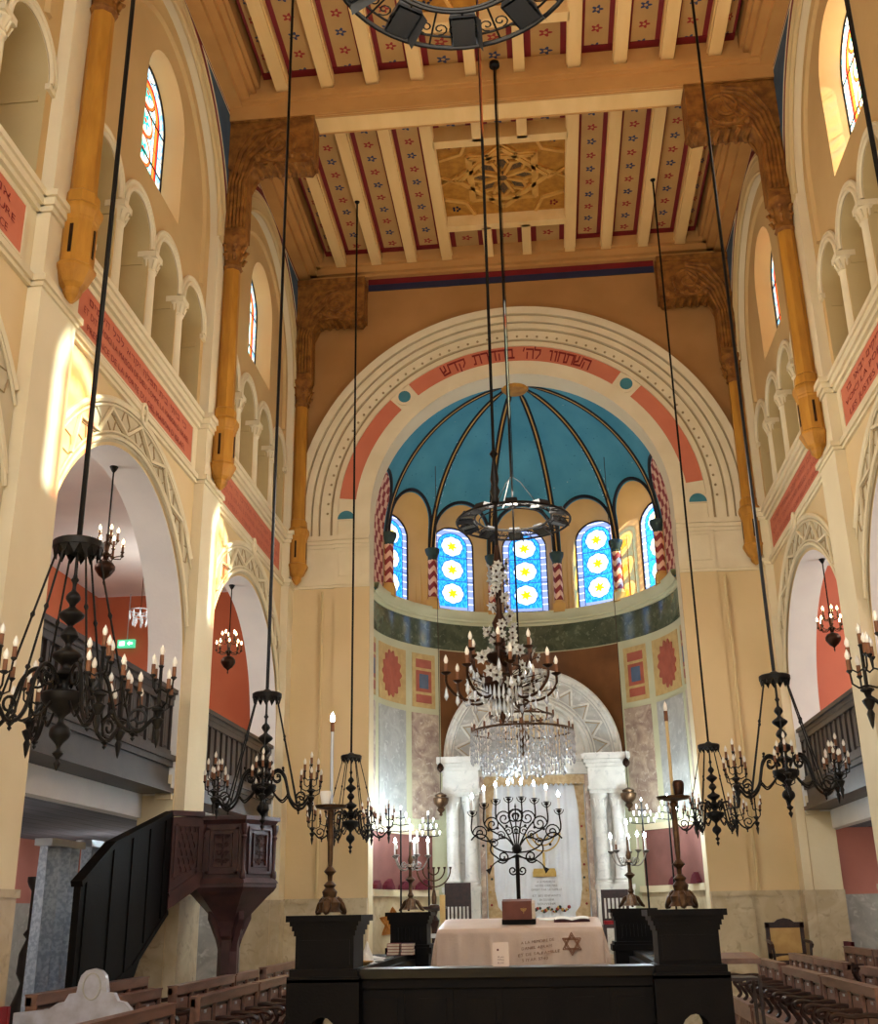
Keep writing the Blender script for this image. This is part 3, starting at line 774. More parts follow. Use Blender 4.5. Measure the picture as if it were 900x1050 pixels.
for k in range(NB):
    c = YB(k); ya, yb = YP(k + 1) + .22, YP(k) - .22
    if k == 0: yb = -.25
    for s in (-1, 1):
        for x in JX:
            MB().box(s * x - .085, ya, 12.4, s * x + .085, yb, 12.9).box(s * x - .1, ya, 12.46, s * x + .1, yb, 12.5).build('joist', M['beam'], ce)
    f = MB().box(-1.0, c - 1.16, 12.4, 1.0, c - 1.0, 12.9).box(-1.0, c + 1.0, 12.4, 1.0, c + 1.16, 12.9)
    for x in (-.33, .33):
        f.box(x - .075, ya, 12.4, x + .075, c - 1.1, 12.9); f.box(x - .075, c + 1.1, 12.4, x + .075, yb, 12.9)
    f.build('trimmer_joist', M['beam'], ce)
    p = MB()
    def strip(x0, x1, y0, y1):
        p.add([(x0, y0, 12.66), (x1, y0, 12.66), (x1, y1, 12.66), (x0, y1, 12.66)], [(0, 1, 2, 3)], 0, False, [(0, y0), (1, y0), (1, y1), (0, y1)])
    e = JX + [3.3]
    for s in (-1, 1):
        for a, b2 in zip(e, e[1:]): strip(*sorted((s * (a + .07), s * (b2 - .07))), ya, yb)
    for x0, x1 in ((-1.0, -.4), (-.27, .27), (.4, 1.0)):
        strip(x0, x1, ya, c - 1.1); strip(x0, x1, c + 1.1, yb)
    p.build('painted_coffer', M['coffer'], ce)
    # maroon end borders of the coffers
    q = MB()
    for s in (-1, 1):
        for a, b2 in zip(e, e[1:]):
            for yy in (ya, yb - .12): q.box(s * (a + .07), yy, 12.645, s * (b2 - .07), yy + .12, 12.666)
    q.build('coffer_border', M['maroon'], ce)
    # carved rosette: two crossed squares, eight petals, corner pieces
    ro = MB().box(-1.0, c - 1.0, 12.60, 1.0, c + 1.0, 12.67, 4)
    for z, m_, sc in ((12.58, 0, 1.0), (12.56, 1, .93)):
        pts = [[(sc * r_ * cos(R(a)), c + sc * r_ * 1.06 * sin(R(a)), z) for a in range(o_, 360 + o_, 90)] for r_, o_ in ((.74, 0), (.74, 45))]
        for P4 in pts:
            for i in range(4): ro.bar(P4[i], P4[(i + 1) % 4], .07, .06, mat=0)
    for i in range(8):
        a = R(45 * i + 22.5)
        ro.bar((.07 * cos(a), c + .07 * sin(a), 12.570), (.42 * cos(a), c + .42 * sin(a), 12.570), .05, .06, mat=0)
        a2 = R(45 * i)
        tip = lambda r, d: (r * cos(a2 + d), c + r * sin(a2 + d), 12.590)
        ro.add([tip(.16, 0), tip(.34, .22), tip(.47, 0), tip(.34, -.22)], [(0, 1, 2, 3)], 1)
        ro.bar(tip(.34, .34), tip(.56, 0), .04, .05, mat=0); ro.bar(tip(.34, -.34), tip(.56, 0), .04, .05, mat=0)
    for sx in (-1, 1):
        for sy in (-1, 1):
            ro.bar((sx * .96, c + sy * .5, 12.580), (sx * .62, c + sy * .62, 12.580), .05, .05); ro.bar((sx * .5, c + sy * .96, 12.580), (sx * .62, c + sy * .62, 12.580), .05, .05)
            for k5 in range(5):
                a = 2 * pi * k5 / 5; ro.sphere((sx * .8 + .05 * cos(a), c + sy * .8 + .05 * sin(a), 12.595), .022, 6, 4, 2 if sx * sy > 0 else 3)
    for sx in (-1, 1):
        ro.bar((sx * .98, c + .1, 12.570), (sx * .7, c - .1, 12.570), .03, .04); ro.bar((sx * .98, c - .1, 12.570), (sx * .7, c + .1, 12.570), .03, .04)
    ro.lathe([(.001, 12.540), (.09, 12.550), (.1, 12.600)], (0, c, 0), 12, 1)
    ro.build('star_rosette', [M['rosette_gold'], lat, M['maroon'], M['navy'], M['gold_wood']], ce)

# ------------------------------------------------------------------ golden bracket posts
def bracket_post():
    o = thing('bracket_post', '', 'bracket')          # local: pier face at x = 0, nave towards +x
    x = .10
    MB().lathe([(.02, 6.60), (.07, 6.66), (.08, 6.69), (.08, 6.72), (.12, 6.76), (.16, 6.85), (.18, 6.89), (.18, 6.92), (.155, 6.94), (.155, 7.36), (.165, 7.38), (.165, 7.40), (.175, 7.42), (.19, 7.47), (.19, 7.51), (.155, 7.55), (.15, 7.66), (.12, 7.69)], (x, 0, 0), 8, rot=pi / 8, smooth=False).build('corbel', M['gold_wood'], o)
    for k in (0, 2, 6):
        sl = MB(); a = pi / 4 * k; d = Vector((cos(a), sin(a), 0)); c = Vector((x, 0, 0)) + d * (.155 * cos(pi / 8) + .002)
        sl.bar(c + Vector((0, 0, 7.02)), c + Vector((0, 0, 7.3)), .03, .012, up=d)
        sl.build('slot_inlay', M['bronze'], o)
    MB().lathe([(.12, 7.67), (.11, 9.72)], (x, 0, 0), 8, rot=pi / 8, smooth=False).build('shaft', M['gold_wood'], o)
    cp = MB().lathe([(.11, 9.70), (.14, 9.74), (.12, 9.78), (.13, 9.9), (.17, 10.08), (.19, 10.12), (.19, 10.18)], (x, 0, 0), 8, rot=pi / 8, smooth=False)
    for k in range(8):
        a = pi / 4 * k + pi / 8
        for r_, z_ in ((.13, 9.82), (.15, 9.95)):
            cp.tube([(x + r_ * cos(a), r_ * sin(a), z_), (x + (r_ + .03) * cos(a), (r_ + .03) * sin(a), z_ + .08), (x + (r_ + .05) * cos(a), (r_ + .05) * sin(a), z_ + .06)], .024, 6)
    cp.build('foliate_capital', M['carved_wood'], o)
    br = MB()
    br.box(.0, -.13, 10.18, .28, .13, 11.6)
    out = [(.0, 11.25), (.28, 11.1)] + [(.28 + .12 * (1 - cos(t)), 11.1 + .18 * sin(t)) for t in (.5, 1, 1.57)] + [(.6, 11.30), (1.0, 11.26), (1.12, 11.24), (1.16, 11.3), (1.16, 12.06), (.0, 12.06)]
    br.prism(out, lambda a, b, d: (a, d, b), -.17, .17)
    br.box(0, -.2, 11.98, 1.2, .2, 12.08); br.box(1.08, -.19, 11.32, 1.19, .19, 11.98)
    for sg in (-1, 1):
        y = sg * .175
        br.tube([(.7 + p[0], y, 11.6 + p[1]) for p in spiral(0, 0, .30, .04, -2.6, 1.7, 26)], .03, 6)
        for q in range(5):                               # long leaf sweeping from the upright to the scroll
            br.tube([(.03 + .05 * q, sg * .14, 10.3), (.04 + .05 * q, sg * .15, 11.0), (.14 + .06 * q, y, 11.5 - .04 * q), (.34 + .07 * q, y, 11.85 - .08 * q), (.72, y, 11.92 - .05 * q)], .026, 5)
        for q in range(5): br.sphere((.42 + .16 * q, y, 11.36 + .02 * (q % 2)), .055, 7, 5)
    for q in range(6): br.tube([(.4 + .13 * q, -.15, 11.28), (.44 + .13 * q, 0, 11.23), (.4 + .13 * q, .15, 11.28)], .035, 6)
    br.build('carved_bracket', M['carved_wood'], o)
    return o
bp = bracket_post(); first = True
for s, nm in ((-1, 'left'), (1, 'right')):
    for k, wh in ((0, 'in the corner by the apse arch'), (1, 'under the middle cross beam'), (2, 'nearest the viewer')):
        if s > 0 and k == 2: continue
        o = bp if first else copy_tree(bp); first = False
        o.location = (s * W, YP(k) if k else -.22, 0); o.rotation_euler = (0, 0, 0 if s < 0 else pi)
        tag(o, 'golden brown carved bracket post on the %s wall, %s' % (nm, wh), 'bracket', 'bracket posts under the ceiling beams')
# ------------------------------------------------------------------ apse
RA, YA, ZS, RZ = 2.5, .40, 7.7, 2.54
SP = R(28.5)
def AP(u, v, d=0):
    th = u / RA
    if v <= ZS: rho, z = RA, v
    else:
        ph = (v - ZS) / RA; rho, z = RA * cos(ph), ZS + RZ * sin(ph)
    rho += d
    return (rho * sin(th), YA + rho * cos(th), z)
def CY(u, z, d=0):                                     # plain cylinder
    th = u / RA; return ((RA + d) * sin(th), YA + (RA + d) * cos(th), z)
ap = MB()
UE = RA * pi / 2
nich = [dict(u=k * SP * RA, r=.53, sill=6.8, spring=8.27, depth=.34, ri=.37, sill_i=6.9, spring_i=8.15, P=CY) for k in (-2, -1, 0, 1, 2)]
arch_wall(ap, -UE, UE, 6.74, ZS + UE, nich, AP, 18, du=.14, dv=.16, mat=0, rmat=1)
ac = struct(ap.build('ceiling_apse', [M['dome'], M['apse_ochre']]))
for k in (-2, -1, 0, 1, 2): stained_window(CY, k * SP * RA, .37, 6.9, 8.15, .34, M['glass_apse'], frame_r=.02)
aw = struct(MB().grid(48, 1, lambda a, b: CY(-UE + 2 * UE * a, 6.75 * b)).build('wall_apse', M['apse_pale']))
bl = MB(); nr = MB()
for k in (-2, -1, 0, 1, 2):
    u = k * SP * RA
    bl.tube([AP(a, b, -.01) for a, b in [(u - .575, 7.85)] + arc(u, 8.27, .575, 178, 2, 24) + [(u + .575, 7.85)]], .032, 6)
    # stepped reveal mouldings
    for t, rr in ((.1, .485), (.2, .445)):
        nr.tube([CY(a, b, t) for a, b in opening_path(u, rr, 6.84, 8.22 - .1 * t, 20)], .026, 6)
for s in (-1, 1):
    pts = [(s * 3.73 - s * .575 * cos(t), 8.27 + .575 * sin(t)) for t in [i * .11 for i in range(18)]]
    bl.tube([AP(max(-UE, min(UE, a)), b, -.01) for a, b in [(s * (3.73 - .575), 7.85)] + pts if abs(a) <= UE + .01], .032, 6)
tanl = MB()
for k in (-2.5, -1.5, -.5, .5, 1.5, 2.5):
    u = k * SP * RA
    vs = [7.85 + (ZS + UE - .12 - 7.85) * i / 26 for i in range(27)]
    for dth in (-.034, .034):
        bl.tube([AP(u + dth / max(.12, cos((v - ZS) / RA)) * (1 if v < 11.2 else .5), v, -.012) for v in vs], .02, 6)
    tanl.tube([AP(u, v, -.012) for v in vs], .016, 6)
bl.build('black_rib', M['navy'] if False else mottled('black_painted_rib', (24, 24, 28), (18, 18, 22), 4, .6), ac)
tanl.build('tan_rib_line', M['apse_ochre'], ac); nr.build('niche_moulding', M['apse_ochre'], ac)
MB().lathe([(.001, -.04), (.2, -.03), (.24, .02)], (0, YA + .12, ZS + RZ - .06), 20).build('dome_boss', M['gold_wood'], ac)
# blind end panels and strips behind the columns
pan = MB()
for s in (-1, 1):
    n = 12; u0, u1 = 3.225, UE - .005
    tp = lambda u: 8.27 + sqrt(max(0, .53 ** 2 - (u - 3.73) ** 2))
    pan.grid(n, 14, lambda a, b: AP(s * (u0 + (u1 - u0) * a), 6.8 + (tp(u0 + (u1 - u0) * a) - 6.8) * b, -.008), 0, uv=lambda a, b: (u0 + (u1 - u0) * a, 6.8 + (tp(u0 + (u1 - u0) * a) - 6.8) * b))
pan.build('zigzag_wall_panel', M['checker'], ac)
stp = MB()
for k in (-2.5, -1.5, -.5, .5, 1.5, 2.5):
    stp.grid(2, 1, lambda a, b: CY(k * SP * RA - .095 + .19 * a, 6.76 + 1.1 * b, -.006), 0)
stp.build('pilaster_strip', M['apse_ochre'], ac)
for k in (-2.5, -1.5, -.5, .5, 1.5, 2.5):
    x, y, _ = CY(k * SP * RA, 0, -.06)
    cm = MB()
    vs = []; n = 12
    cm.grid(n, 8, lambda a, b: (x + .082 * cos(2 * pi * a), y + .082 * sin(2 * pi * a), 6.96 + .71 * b), 0, uv=lambda a, b: (.52 * a, .71 * b))
    co = cm.build('zigzag_colonnette', M['zig_col'], ac)
    MB().lathe([(.08, 7.66), (.095, 7.68), (.085, 7.70), (.11, 7.76), (.135, 7.82), (.14, 7.85), (.14, 7.88), (.08, 7.90)], (x, y, 0), 8, rot=pi / 8).build('green_capital', M['green_cap'], co)
    MB().box(x - .11, y - .11, 6.74, x + .11, y + .11, 6.90).lathe([(.11, 6.9), (.11, 6.92), (.085, 6.97)], (x, y, 0), 12).build('column_base', M['apse_ochre'], co)
# cornice, green band, panels
cr = MB().lathe([(RA + .02, 6.54), (RA - .03, 6.54), (RA - .04, 6.58), (RA - .07, 6.60), (RA - .07, 6.63), (RA - .12, 6.68), (RA - .14, 6.74), (RA - .14, 6.78), (RA + .02, 6.78)], (0, YA, 0), 60, 0, 0, pi)
cr.build('apse_cornice', M['apse_pale'], aw)
def cpanel(name, t0, t1, z0, z1, mat, off=-.012, parent=None):
    n = max(2, int(abs(t1 - t0) / 3))
    m = MB(); u = lambda a: R(t0 + (t1 - t0) * a) * RA
    m.grid(n, 1, lambda a, b: CY(u(a), z0 + (z1 - z0) * b, off), 0)
    for zz in (z0, z1): m.grid(n, 1, lambda a, b: CY(u(a), zz, off * (1 - b)), 0)
    for a0 in (0, 1): m.grid(1, 1, lambda a, b: CY(u(a0), z0 + (z1 - z0) * b, off * (1 - a)), 0)
    return m.build(name, mat, parent or aw)
cpanel('green_marble_band', -90, 90, 6.06, 6.54, M['marble_green'])
cpanel('brown_stone_field', -39, 39, 3.9, 6.04, M['apse_brown'])
for s in (-1, 1):
    p = cpanel('rosette_panel', s * 57.5, s * 78, 4.98, 5.92, M['inlay_tan'])
    uc, zc = s * R(67.8) * RA, 5.45
    MB().prism([((.29 + .03 * cos(14 * t)) * cos(t), (.37 + .035 * cos(14 * t)) * sin(t)) for t in [i * 2 * pi / 112 for i in range(112)]], lambda a, b, d: CY(uc + a, zc + b, d), -.03, -.01).build('red_rosette', M['rose_red'], p)
    for t0, t1 in ((41.5, 53.5), (82, 89.5)):
        p = cpanel('inlay_panel', s * t0, s * t1, 4.98, 5.92, M['inlay_tan'])
        w = t1 - t0
        for z0, z1 in ((5.06, 5.2), (5.25, 5.62), (5.67, 5.82)):
            q = cpanel('red_inlay', s * (t0 + w * .16), s * (t1 - w * .16), z0, z1, M['rose_red'], -.02, p)
        cpanel('blue_inlay', s * (t0 + w * .3), s * (t1 - w * .3), 5.31, 5.56, M['inlay_blue'], -.028, p)
    cpanel('grey_marble_panel', s * 57.5, s * 78, 3.12, 4.88, M['marble_grey'])
    cpanel('rose_marble_panel', s * 40, s * 54, 3.12, 4.88, M['marble_pink'])
    cpanel('rose_marble_panel', s * 82, s * 89.5, 3.12, 4.88, M['marble_pink'])
    p = cpanel('oxblood_panel', s * 44, s * 88, 2.0, 2.86, M['oxblood'])
    for z0, z1, o in ((2.86, 2.96, -.04), (1.9, 2.0, -.06)): cpanel('panel_moulding', s * 42, s * 90, z0, z1, M['white'], o, p)
    cpanel('marble_dado', s * 42, s * 90, 1.0, 1.9, M['marble_beige'])

# ------------------------------------------------------------------ the ark
YK = 2.0
KF = lambda u, v, d: (u, YK + d, v)
ark = thing('torah_ark', 'white marble ark with paired columns and zigzag carved round arch in the apse', 'ark', (0, 0, 0))
for s in (-1, 1):
    b = MB()
    b.box(s * .88, YK + .1, 1.0, s * 1.48, YK + .36, 3.6)
    b.box(s * .93, YK - .22, 1.0, s * 1.52, YK + .2, 1.95); b.box(s * .91, YK - .24, 1.95, s * 1.54, YK + .2, 2.03); b.box(s * .91, YK - .24, 1.0, s * 1.54, YK + .2, 1.12)
    b.box(s * 1.0, YK - .235, 1.22, s * 1.45, YK - .2, 1.85)
    b.build('pedestal', M['marble_white'], ark)
for x in (-1.35, -1.06, 1.06, 1.35):
    c = (x, YK - .08, 0)
    m = MB().lathe([(.14, 2.03), (.14, 2.07), (.12, 2.09), (.13, 2.12), (.105, 2.16), (.10, 3.2), (.11, 3.22)], c, 14)
    co = m.build('column', M['marble_white'], ark)
    cp = MB().lathe([(.105, 3.2), (.11, 3.26), (.12, 3.3), (.14, 3.4), (.15, 3.44)], c, 12)
    for k in range(8):
        a = k * pi / 4
        cp.tube([(c[0] + .1 * cos(a), c[1] + .1 * sin(a), 3.24), (c[0] + .13 * cos(a), c[1] + .13 * sin(a), 3.36), (c[0] + .16 * cos(a), c[1] + .16 * sin(a), 3.35)], .016, 5)
    cp.box(x - .15, c[1] - .15, 3.44, x + .15, c[1] + .15, 3.5).build('capital', M['marble_white'], co)
e = MB()
for s in (-1, 1):
    for z0, z1, t in ((3.5, 3.56, .02), (3.56, 3.86, 0), (3.86, 3.92, .03), (3.92, 3.98, .06), (3.98, 4.08, .09)):
        e.box(s * (.9 - t), YK - .24 - t, z0, s * (1.5 + t), YK + .36, z1)
    for i in range(12): e.box(s * (.9 + .05 * i), YK - .31, 3.93, s * (.925 + .05 * i), YK - .28, 3.97)
for z0, z1, t in ((3.78, 3.98, 0), (3.98, 4.08, .05)): e.box(-.92, YK - .02 - t, z0, .92, YK + .36, z1)
e.build('entablature', M['marble_white'], ark)
a = MB()
a.prism(arc(0, 4.08, 1.48, 0, 180, 48) + arc(0, 4.08, .94, 180, 0, 48), KF, 0, .34)
zig_ring(a, lambda u, v, d: KF(u, v, d), 0, 4.08, .95, 1.40, 1.6, 11, leaf=False)
for r, t in ((1.46, .04), (.94, .035), (.86, .02)):
    a.tube([KF(u, v, -.02) for u, v in arc(0, 4.08, r, 0, 180, 44)], t, 6)
for i in range(64):
    t = pi * (i + .5) / 64; a.bar(KF(1.385 * cos(t), 4.08 + 1.385 * sin(t), -.04), KF(1.43 * cos(t), 4.08 + 1.43 * sin(t), -.04), .03, .03, up=(0, 1, 0))
a.prism(arc(0, 4.08, .94, 0, 180, 32) + arc(0, 4.08, .74, 180, 0, 32), KF, .08, .34)
a.build('arch', [M['marble_white'], M['groove'], M['marble_grey']], ark)
t = MB().prism(arc(0, 4.08, .76, 0, 180, 32), KF, .2, .34)
for r_ in (.66, .5): t.tube([KF(u, v, .19) for u, v in arc(0, 4.08, r_, 0, 180, 28)], .025, 6)
for s in (-1, 1):
    t.prism([(x * 1.0 + s * .17, z) for x, z in [(-.14, 4.12), (.14, 4.12), (.14, 4.42)] + arc(0, 4.42, .14, 20, 160, 8) + [(-.14, 4.42)]], KF, .14, .21)
t.build('tympanum', M['marble_beige'], ark)
for s in (-1, 1): MB().box(s * .84, YK + .02, 1.0, s * .92, YK + .3, 3.78).build('door_jamb', M['marble_pink'], ark)
va = MB(); va.box(-.86, YK + .04, 3.66, .86, YK + .07, 3.78)
for i in range(21):
    x = -.82 + i * .082; va.prism(arc(x, 3.66, .038, 180, 360, 8), KF, .04, .07)
    va.sphere((x, YK + .055, 3.615), .012, 6, 4)
tag(va.build('scalloped_valance', M['tan_brocade']), 'tan scalloped valance across the top of the ark opening', 'valance')
cu = thing('ark_curtain', 'white embroidered curtain with tan borders hanging in the ark', 'curtain', (0, YK + .16, 0))
wv = lambda x: .012 * sin(x * 26) + .008 * sin(x * 61)
m = MB()
m.grid(80, 4, lambda a, b: (-.84 + 1.68 * a, wv(-.84 + 1.68 * a), 1.15 + 2.5 * b))
m.build('white_cloth', M['parochet'], cu)
bd = MB()
def flat(mb, poly, d=-.024): mb.prism(poly, lambda a, b, dd: (a, wv(a) * .0 + dd, b), d, d + .004)
for s in (-1, 1):
    flat(bd, [(s * .82, 1.3), (s * .70, 1.3), (s * .72, 3.2), (s * .66, 3.64), (s * .82, 3.64)])
    flat(bd, [(s * .82, 1.4), (s * .58, 1.4), (s * .58, 1.62), (s * .66, 1.72), (s * .70, 1.95), (s * .82, 1.95)], -.028)
flat(bd, [(-.82, 1.3), (.82, 1.3), (.82, 1.5), (-.82, 1.5)], -.03)
bd.build('brocade_border', M['tan_brocade'], cu)
gd = MB()
flat(gd, [(-.06, 2.30), (.28, 2.30), (.3, 2.24), (.3, 2.17), (-.08, 2.17), (-.08, 2.24)], -.034)
flat(gd, [(.09, 2.3), (.13, 2.3), (.13, 2.55), (.09, 2.55)], -.034)
for i, rr in enumerate((.1, .19, .28)):
    gd.tube([(x, -.034, z) for x, z in arc(.11, 2.85, rr, 180, 360, 20)], .012, 5)
gd.build('gold_embroidery', M['gold_thread'], cu)
tx = MB()
for i, (t_, w_) in enumerate((('A LA MEMOIRE DE', .3), ('NOTRE CHER PERE', .36), ('OFFERT PAR SA FAMILLE', .5), ('ET SES ENFANTS', .46), ('EN SOUVENIR', .24), ('SOUVENIR', .3))):
    z = 2.08 - i * .062 - (.03 if i > 2 else 0)
    write(tx, t_, lambda a, b: (.13 + a, -.03, z + b), .045, width=w_)
tx.build('embroidered_text', M['text_grey'], cu)
fw = MB(); random.seed(3)
for i in range(34):
    x = -.22 + .7 * i / 33; z = 1.66 + .03 * sin(i * .8) + random.uniform(-.02, .02)
    fw.sphere((x, -.03, z), random.uniform(.012, .03), 6, 4, i % 3)
for s in (-1, 1):
    for i in range(8): fw.sphere((s * (.765 + .02 * sin(i * 2)), -.034, 1.75 + .2 * i), .02, 6, 4, i % 3)
fw.build('flower_embroidery', [M['floral'], M['gold_thread'], M['green_cap']], cu)

def eternal_lamp(x, lab):
    o = thing('hanging_lamp', lab, 'lamp', (x, 1.62, 0), 0, 'lamps hanging beside the ark')
    MB().tube([(0, 0, 3.5), (0, 0, 9.28)], .006, 5).lathe([(.006, 3.82), (.05, 3.86), (.06, 3.90), (.04, 3.95), (.006, 3.98)], (0, 0, 0), 10).build('chain', M['bronze'], o)
    MB().lathe([(.002, 3.12), (.03, 3.14), (.02, 3.17), (.07, 3.22), (.05, 3.26), (.11, 3.32), (.13, 3.38), (.13, 3.41), (.09, 3.42), (.1, 3.46), (.02, 3.5)], (0, 0, 0), 14).build('lamp_bowl', M['brass'], o)
eternal_lamp(-1.52, 'small brass lamp hanging on a chain left of the ark')
eternal_lamp(1.52, 'small brass lamp hanging on a chain right of the ark')
# ------------------------------------------------------------------ lamps
def candle_mb(h=.055, r=.0115, bh=.058, n=7):
    m = MB().lathe([(r, 0), (r, h)], (0, 0, 0), n, 0)
    m.lathe([(r * .6, h), (r * 1.25, h + bh * .3), (r * 1.0, h + bh * .6), (.0005, h + bh)], (0, 0, 0), n, 1)
    return m
def mesh_obj(name, me, parent, loc, rz=0):
    o = bpy.data.objects.new(name, me); COL.objects.link(o); o.parent = parent; o.location = loc; o.rotation_euler = (0, 0, rz); return o
CAN_OFF = candle_mb().mesh('candle_bulb', [M['candle'], M['bulb_off']])
CAN_WARM = candle_mb(.08, .012, .06).mesh('candle_bulb', [M['candle'], M['bulb_warm']])
CAN_COOL = candle_mb(.13, .014, .065).mesh('candle_bulb', [M['paper'], M['bulb_cool']])
BAL = [(.002, 2.38), (.012, 2.40), (.02, 2.42), (.008, 2.44), (.03, 2.47), (.01, 2.49), (.02, 2.52), (.055, 2.56), (.05, 2.60), (.02, 2.63), (.018, 2.66), (.05, 2.69), (.10, 2.73), (.115, 2.76), (.11, 2.79), (.03, 2.81), (.035, 2.86), (.085, 2.88), (.04, 2.91), (.03, 2.94), (.07, 2.97), (.08, 3.0), (.03, 3.03), (.018, 3.06), (.05, 3.10), (.03, 3.14), (.015, 3.16), (.06, 3.20), (.07, 3.22), (.05, 3.24), (.015, 3.27), (.04, 3.31), (.03, 3.34), (.012, 3.36), (.012, 3.40), (.022, 3.42), (.01, 3.45), (.01, 3.58)]
BAL = [(max(.002, v.x), v.y) for v in sm([(r, z, 0) for r, z in BAL], 3)]
def iron_chandelier():
    o = thing('iron_chandelier', '', 'chandelier')
    MB().tube([(0, 0, 3.62), (0, 0, 12.42)], .016, 6).lathe([(.014, 12.36), (.04, 12.39), (.05, 12.42)], (0, 0, 0), 10).build('rod', M['steel'], o)
    c = MB().lathe([(.02, 3.68), (.05, 3.66), (.125, 3.645), (.14, 3.635), (.14, 3.60), (.125, 3.595), (.02, 3.60)], (0, 0, 0), 20)
    for k in range(14):
        a0, a1, am = [2 * pi * (k + t) / 14 for t in (0, 1, .5)]
        p = [(.138 * cos(a0), .138 * sin(a0), 3.605), (.138 * cos(a1), .138 * sin(a1), 3.605), (.125 * cos(am), .125 * sin(am), 3.545)]
        q = [(x * .95, y * .95, z) for x, y, z in p]
        c.add(p + q, [(0, 1, 2), (5, 4, 3), (0, 2, 5, 3), (2, 1, 4, 5), (1, 0, 3, 4)])
    c.build('crown', M['iron'], o)
    MB().lathe(BAL, (0, 0, 0), 16).build('baluster_stem', M['iron'], o)
    for k in range(6):
        a = 2 * pi * k / 6; ca, sa = cos(a), sin(a)
        P = lambda r, z, t=0: (r * ca - t * sa, r * sa + t * ca, z)
        m = MB()
        m.tube(sm([P(.05, 2.83), P(.10, 2.90), P(.16, 2.92), P(.22, 2.86), P(.25, 2.76), P(.28, 2.66), P(.34, 2.595), P(.41, 2.59), P(.46, 2.64), P(.50, 2.675)], 4), .0115, 6)
        m.tube([P(.145 + x, 2.855 + z) for x, z in spiral(0, 0, .065, .015, .4, 1.3, 18)], .008, 5)
        m.tube([P(.40 + x, 2.66 + z) for x, z in spiral(0, 0, .065, .015, -1.4, -1.3, 18)], .008, 5)
        m.tube(sm([P(.08, 2.75), P(.14, 2.68), P(.2, 2.64), P(.25, 2.68)], 4), .008, 5); m.sphere(P(.26, 2.69), .016, 6, 4)
        m.lathe([(.001, 2.535), (.012, 2.55), (.006, 2.56), (.02, 2.575), (.008, 2.59)], P(.375, 0), 6)
        m.sphere(P(.20, 2.93), .015, 6, 4)
        ar_ = m.build('scroll_arm', M['iron'], o)
        st = MB(); e = P(.5, 0)
        st.lathe([(.001, 2.50), (.008, 2.52), (.02, 2.58), (.012, 2.60), (.03, 2.635), (.035, 2.65), (.012, 2.665), (.02, 2.69), (.035, 2.70), (.035, 2.71), (.01, 2.72), (.009, 2.93), (.016, 2.945), (.004, 2.95)], e, 8)
        spots = [(0, 0, 2.95)]
        for j in range(3):
            b = a + 2 * pi * j / 3
            for rr, zb, zt, off in ((.07, 2.82, 2.885, 0), (.105, 2.73, 2.80, pi / 3)):
                x, y = rr * cos(b + off), rr * sin(b + off)
                st.tube([(e[0], e[1], zb), (e[0] + x * .5, e[1] + y * .5, zb - .02), (e[0] + x * .92, e[1] + y * .92, zb), (e[0] + x, e[1] + y, zt)], .0055, 5)
                st.lathe([(.004, zt - .02), (.016, zt - .006), (.016, zt)], (e[0] + x, e[1] + y, 0), 6)
                spots.append((x, y, zt))
        cl = st.build('candle_cluster', M['iron'], ar_)
        for x, y, z in spots: mesh_obj('candle', CAN_OFF, ar_, (e[0] + x, e[1] + y, z))
    for k in range(6):
        a = 2 * pi * (k + .5) / 6; P = lambda r, z: (r * cos(a), r * sin(a), z)
        # stays reach the arms on both sides
        b = 2 * pi * k / 6; Q = lambda r, z: (r * cos(b), r * sin(b), z)
        MB().tube([Q(.11, 3.60), Q(.20, 3.24), Q(.205, 3.22), Q(.21, 3.2), Q(.36, 2.6)], [.0065, .0065, .014, .0065, .0065], 6).build('stay', M['iron'], o)
    return o
ic = iron_chandelier()
PLACES = [(-2.30, -11.2, .25, 'black wrought iron chandelier on the left, nearest the viewer and largest'), (-2.37, -6.6, .75, 'black wrought iron chandelier on the left, in front of the carved pulpit'), (-2.35, -2.1, .1, 'black wrought iron chandelier far left, beside the apse arch'),
          (2.37, -11.2, .52, 'black wrought iron chandelier cut by the right edge of the photo'), (2.36, -6.6, .35, 'black wrought iron chandelier on the right, before the gallery balustrade'), (2.34, -2.1, .9, 'black wrought iron chandelier far right, beside the apse arch')]
for i, (x, y, rz, lab) in enumerate(PLACES):
    o = ic if i == 0 else copy_tree(ic)
    o.location = (x, y, 0); o.rotation_euler = (0, 0, rz); tag(o, lab, 'chandelier', 'iron chandeliers hanging along the nave')

def gallery_chandelier():
    o = thing('gallery_chandelier', '', 'chandelier')
    MB().tube([(0, 0, 5.34), (0, 0, 6.05)], .009, 6).lathe([(.01, 6.02), (.03, 6.05), (.05, 6.09)], (0, 0, 0), 10).build('rod', M['steel'], o)
    MB().lathe([(.001, 4.80), (.012, 4.83), (.006, 4.85), (.02, 4.87), (.06, 4.90), (.10, 4.96), (.10, 5.0), (.07, 5.04), (.02, 5.06), (.03, 5.10), (.05, 5.12), (.02, 5.15), (.03, 5.22), (.015, 5.25), (.02, 5.34)], (0, 0, 0), 16).build('stem', M['bronze'], o)
    for n, r, z, ph in ((8, .17, 5.12, 0), (5, .1, 5.26, .4)):
        for k in range(n):
            a = 2 * pi * k / n + ph; P = lambda q, h: (q * cos(a), q * sin(a), h)
            ar_ = MB().tube([P(.02, z), P(r * .5, z - .03), P(r * .9, z - .02), P(r, z + .02)], .006, 5).lathe([(.005, z), (.02, z + .015), (.02, z + .022)], P(r, 0), 7).build('arm', M['brass'], o)
            mesh_obj('candle', CAN_WARM, ar_, P(r, z + .022))
    return o
gc = gallery_chandelier()
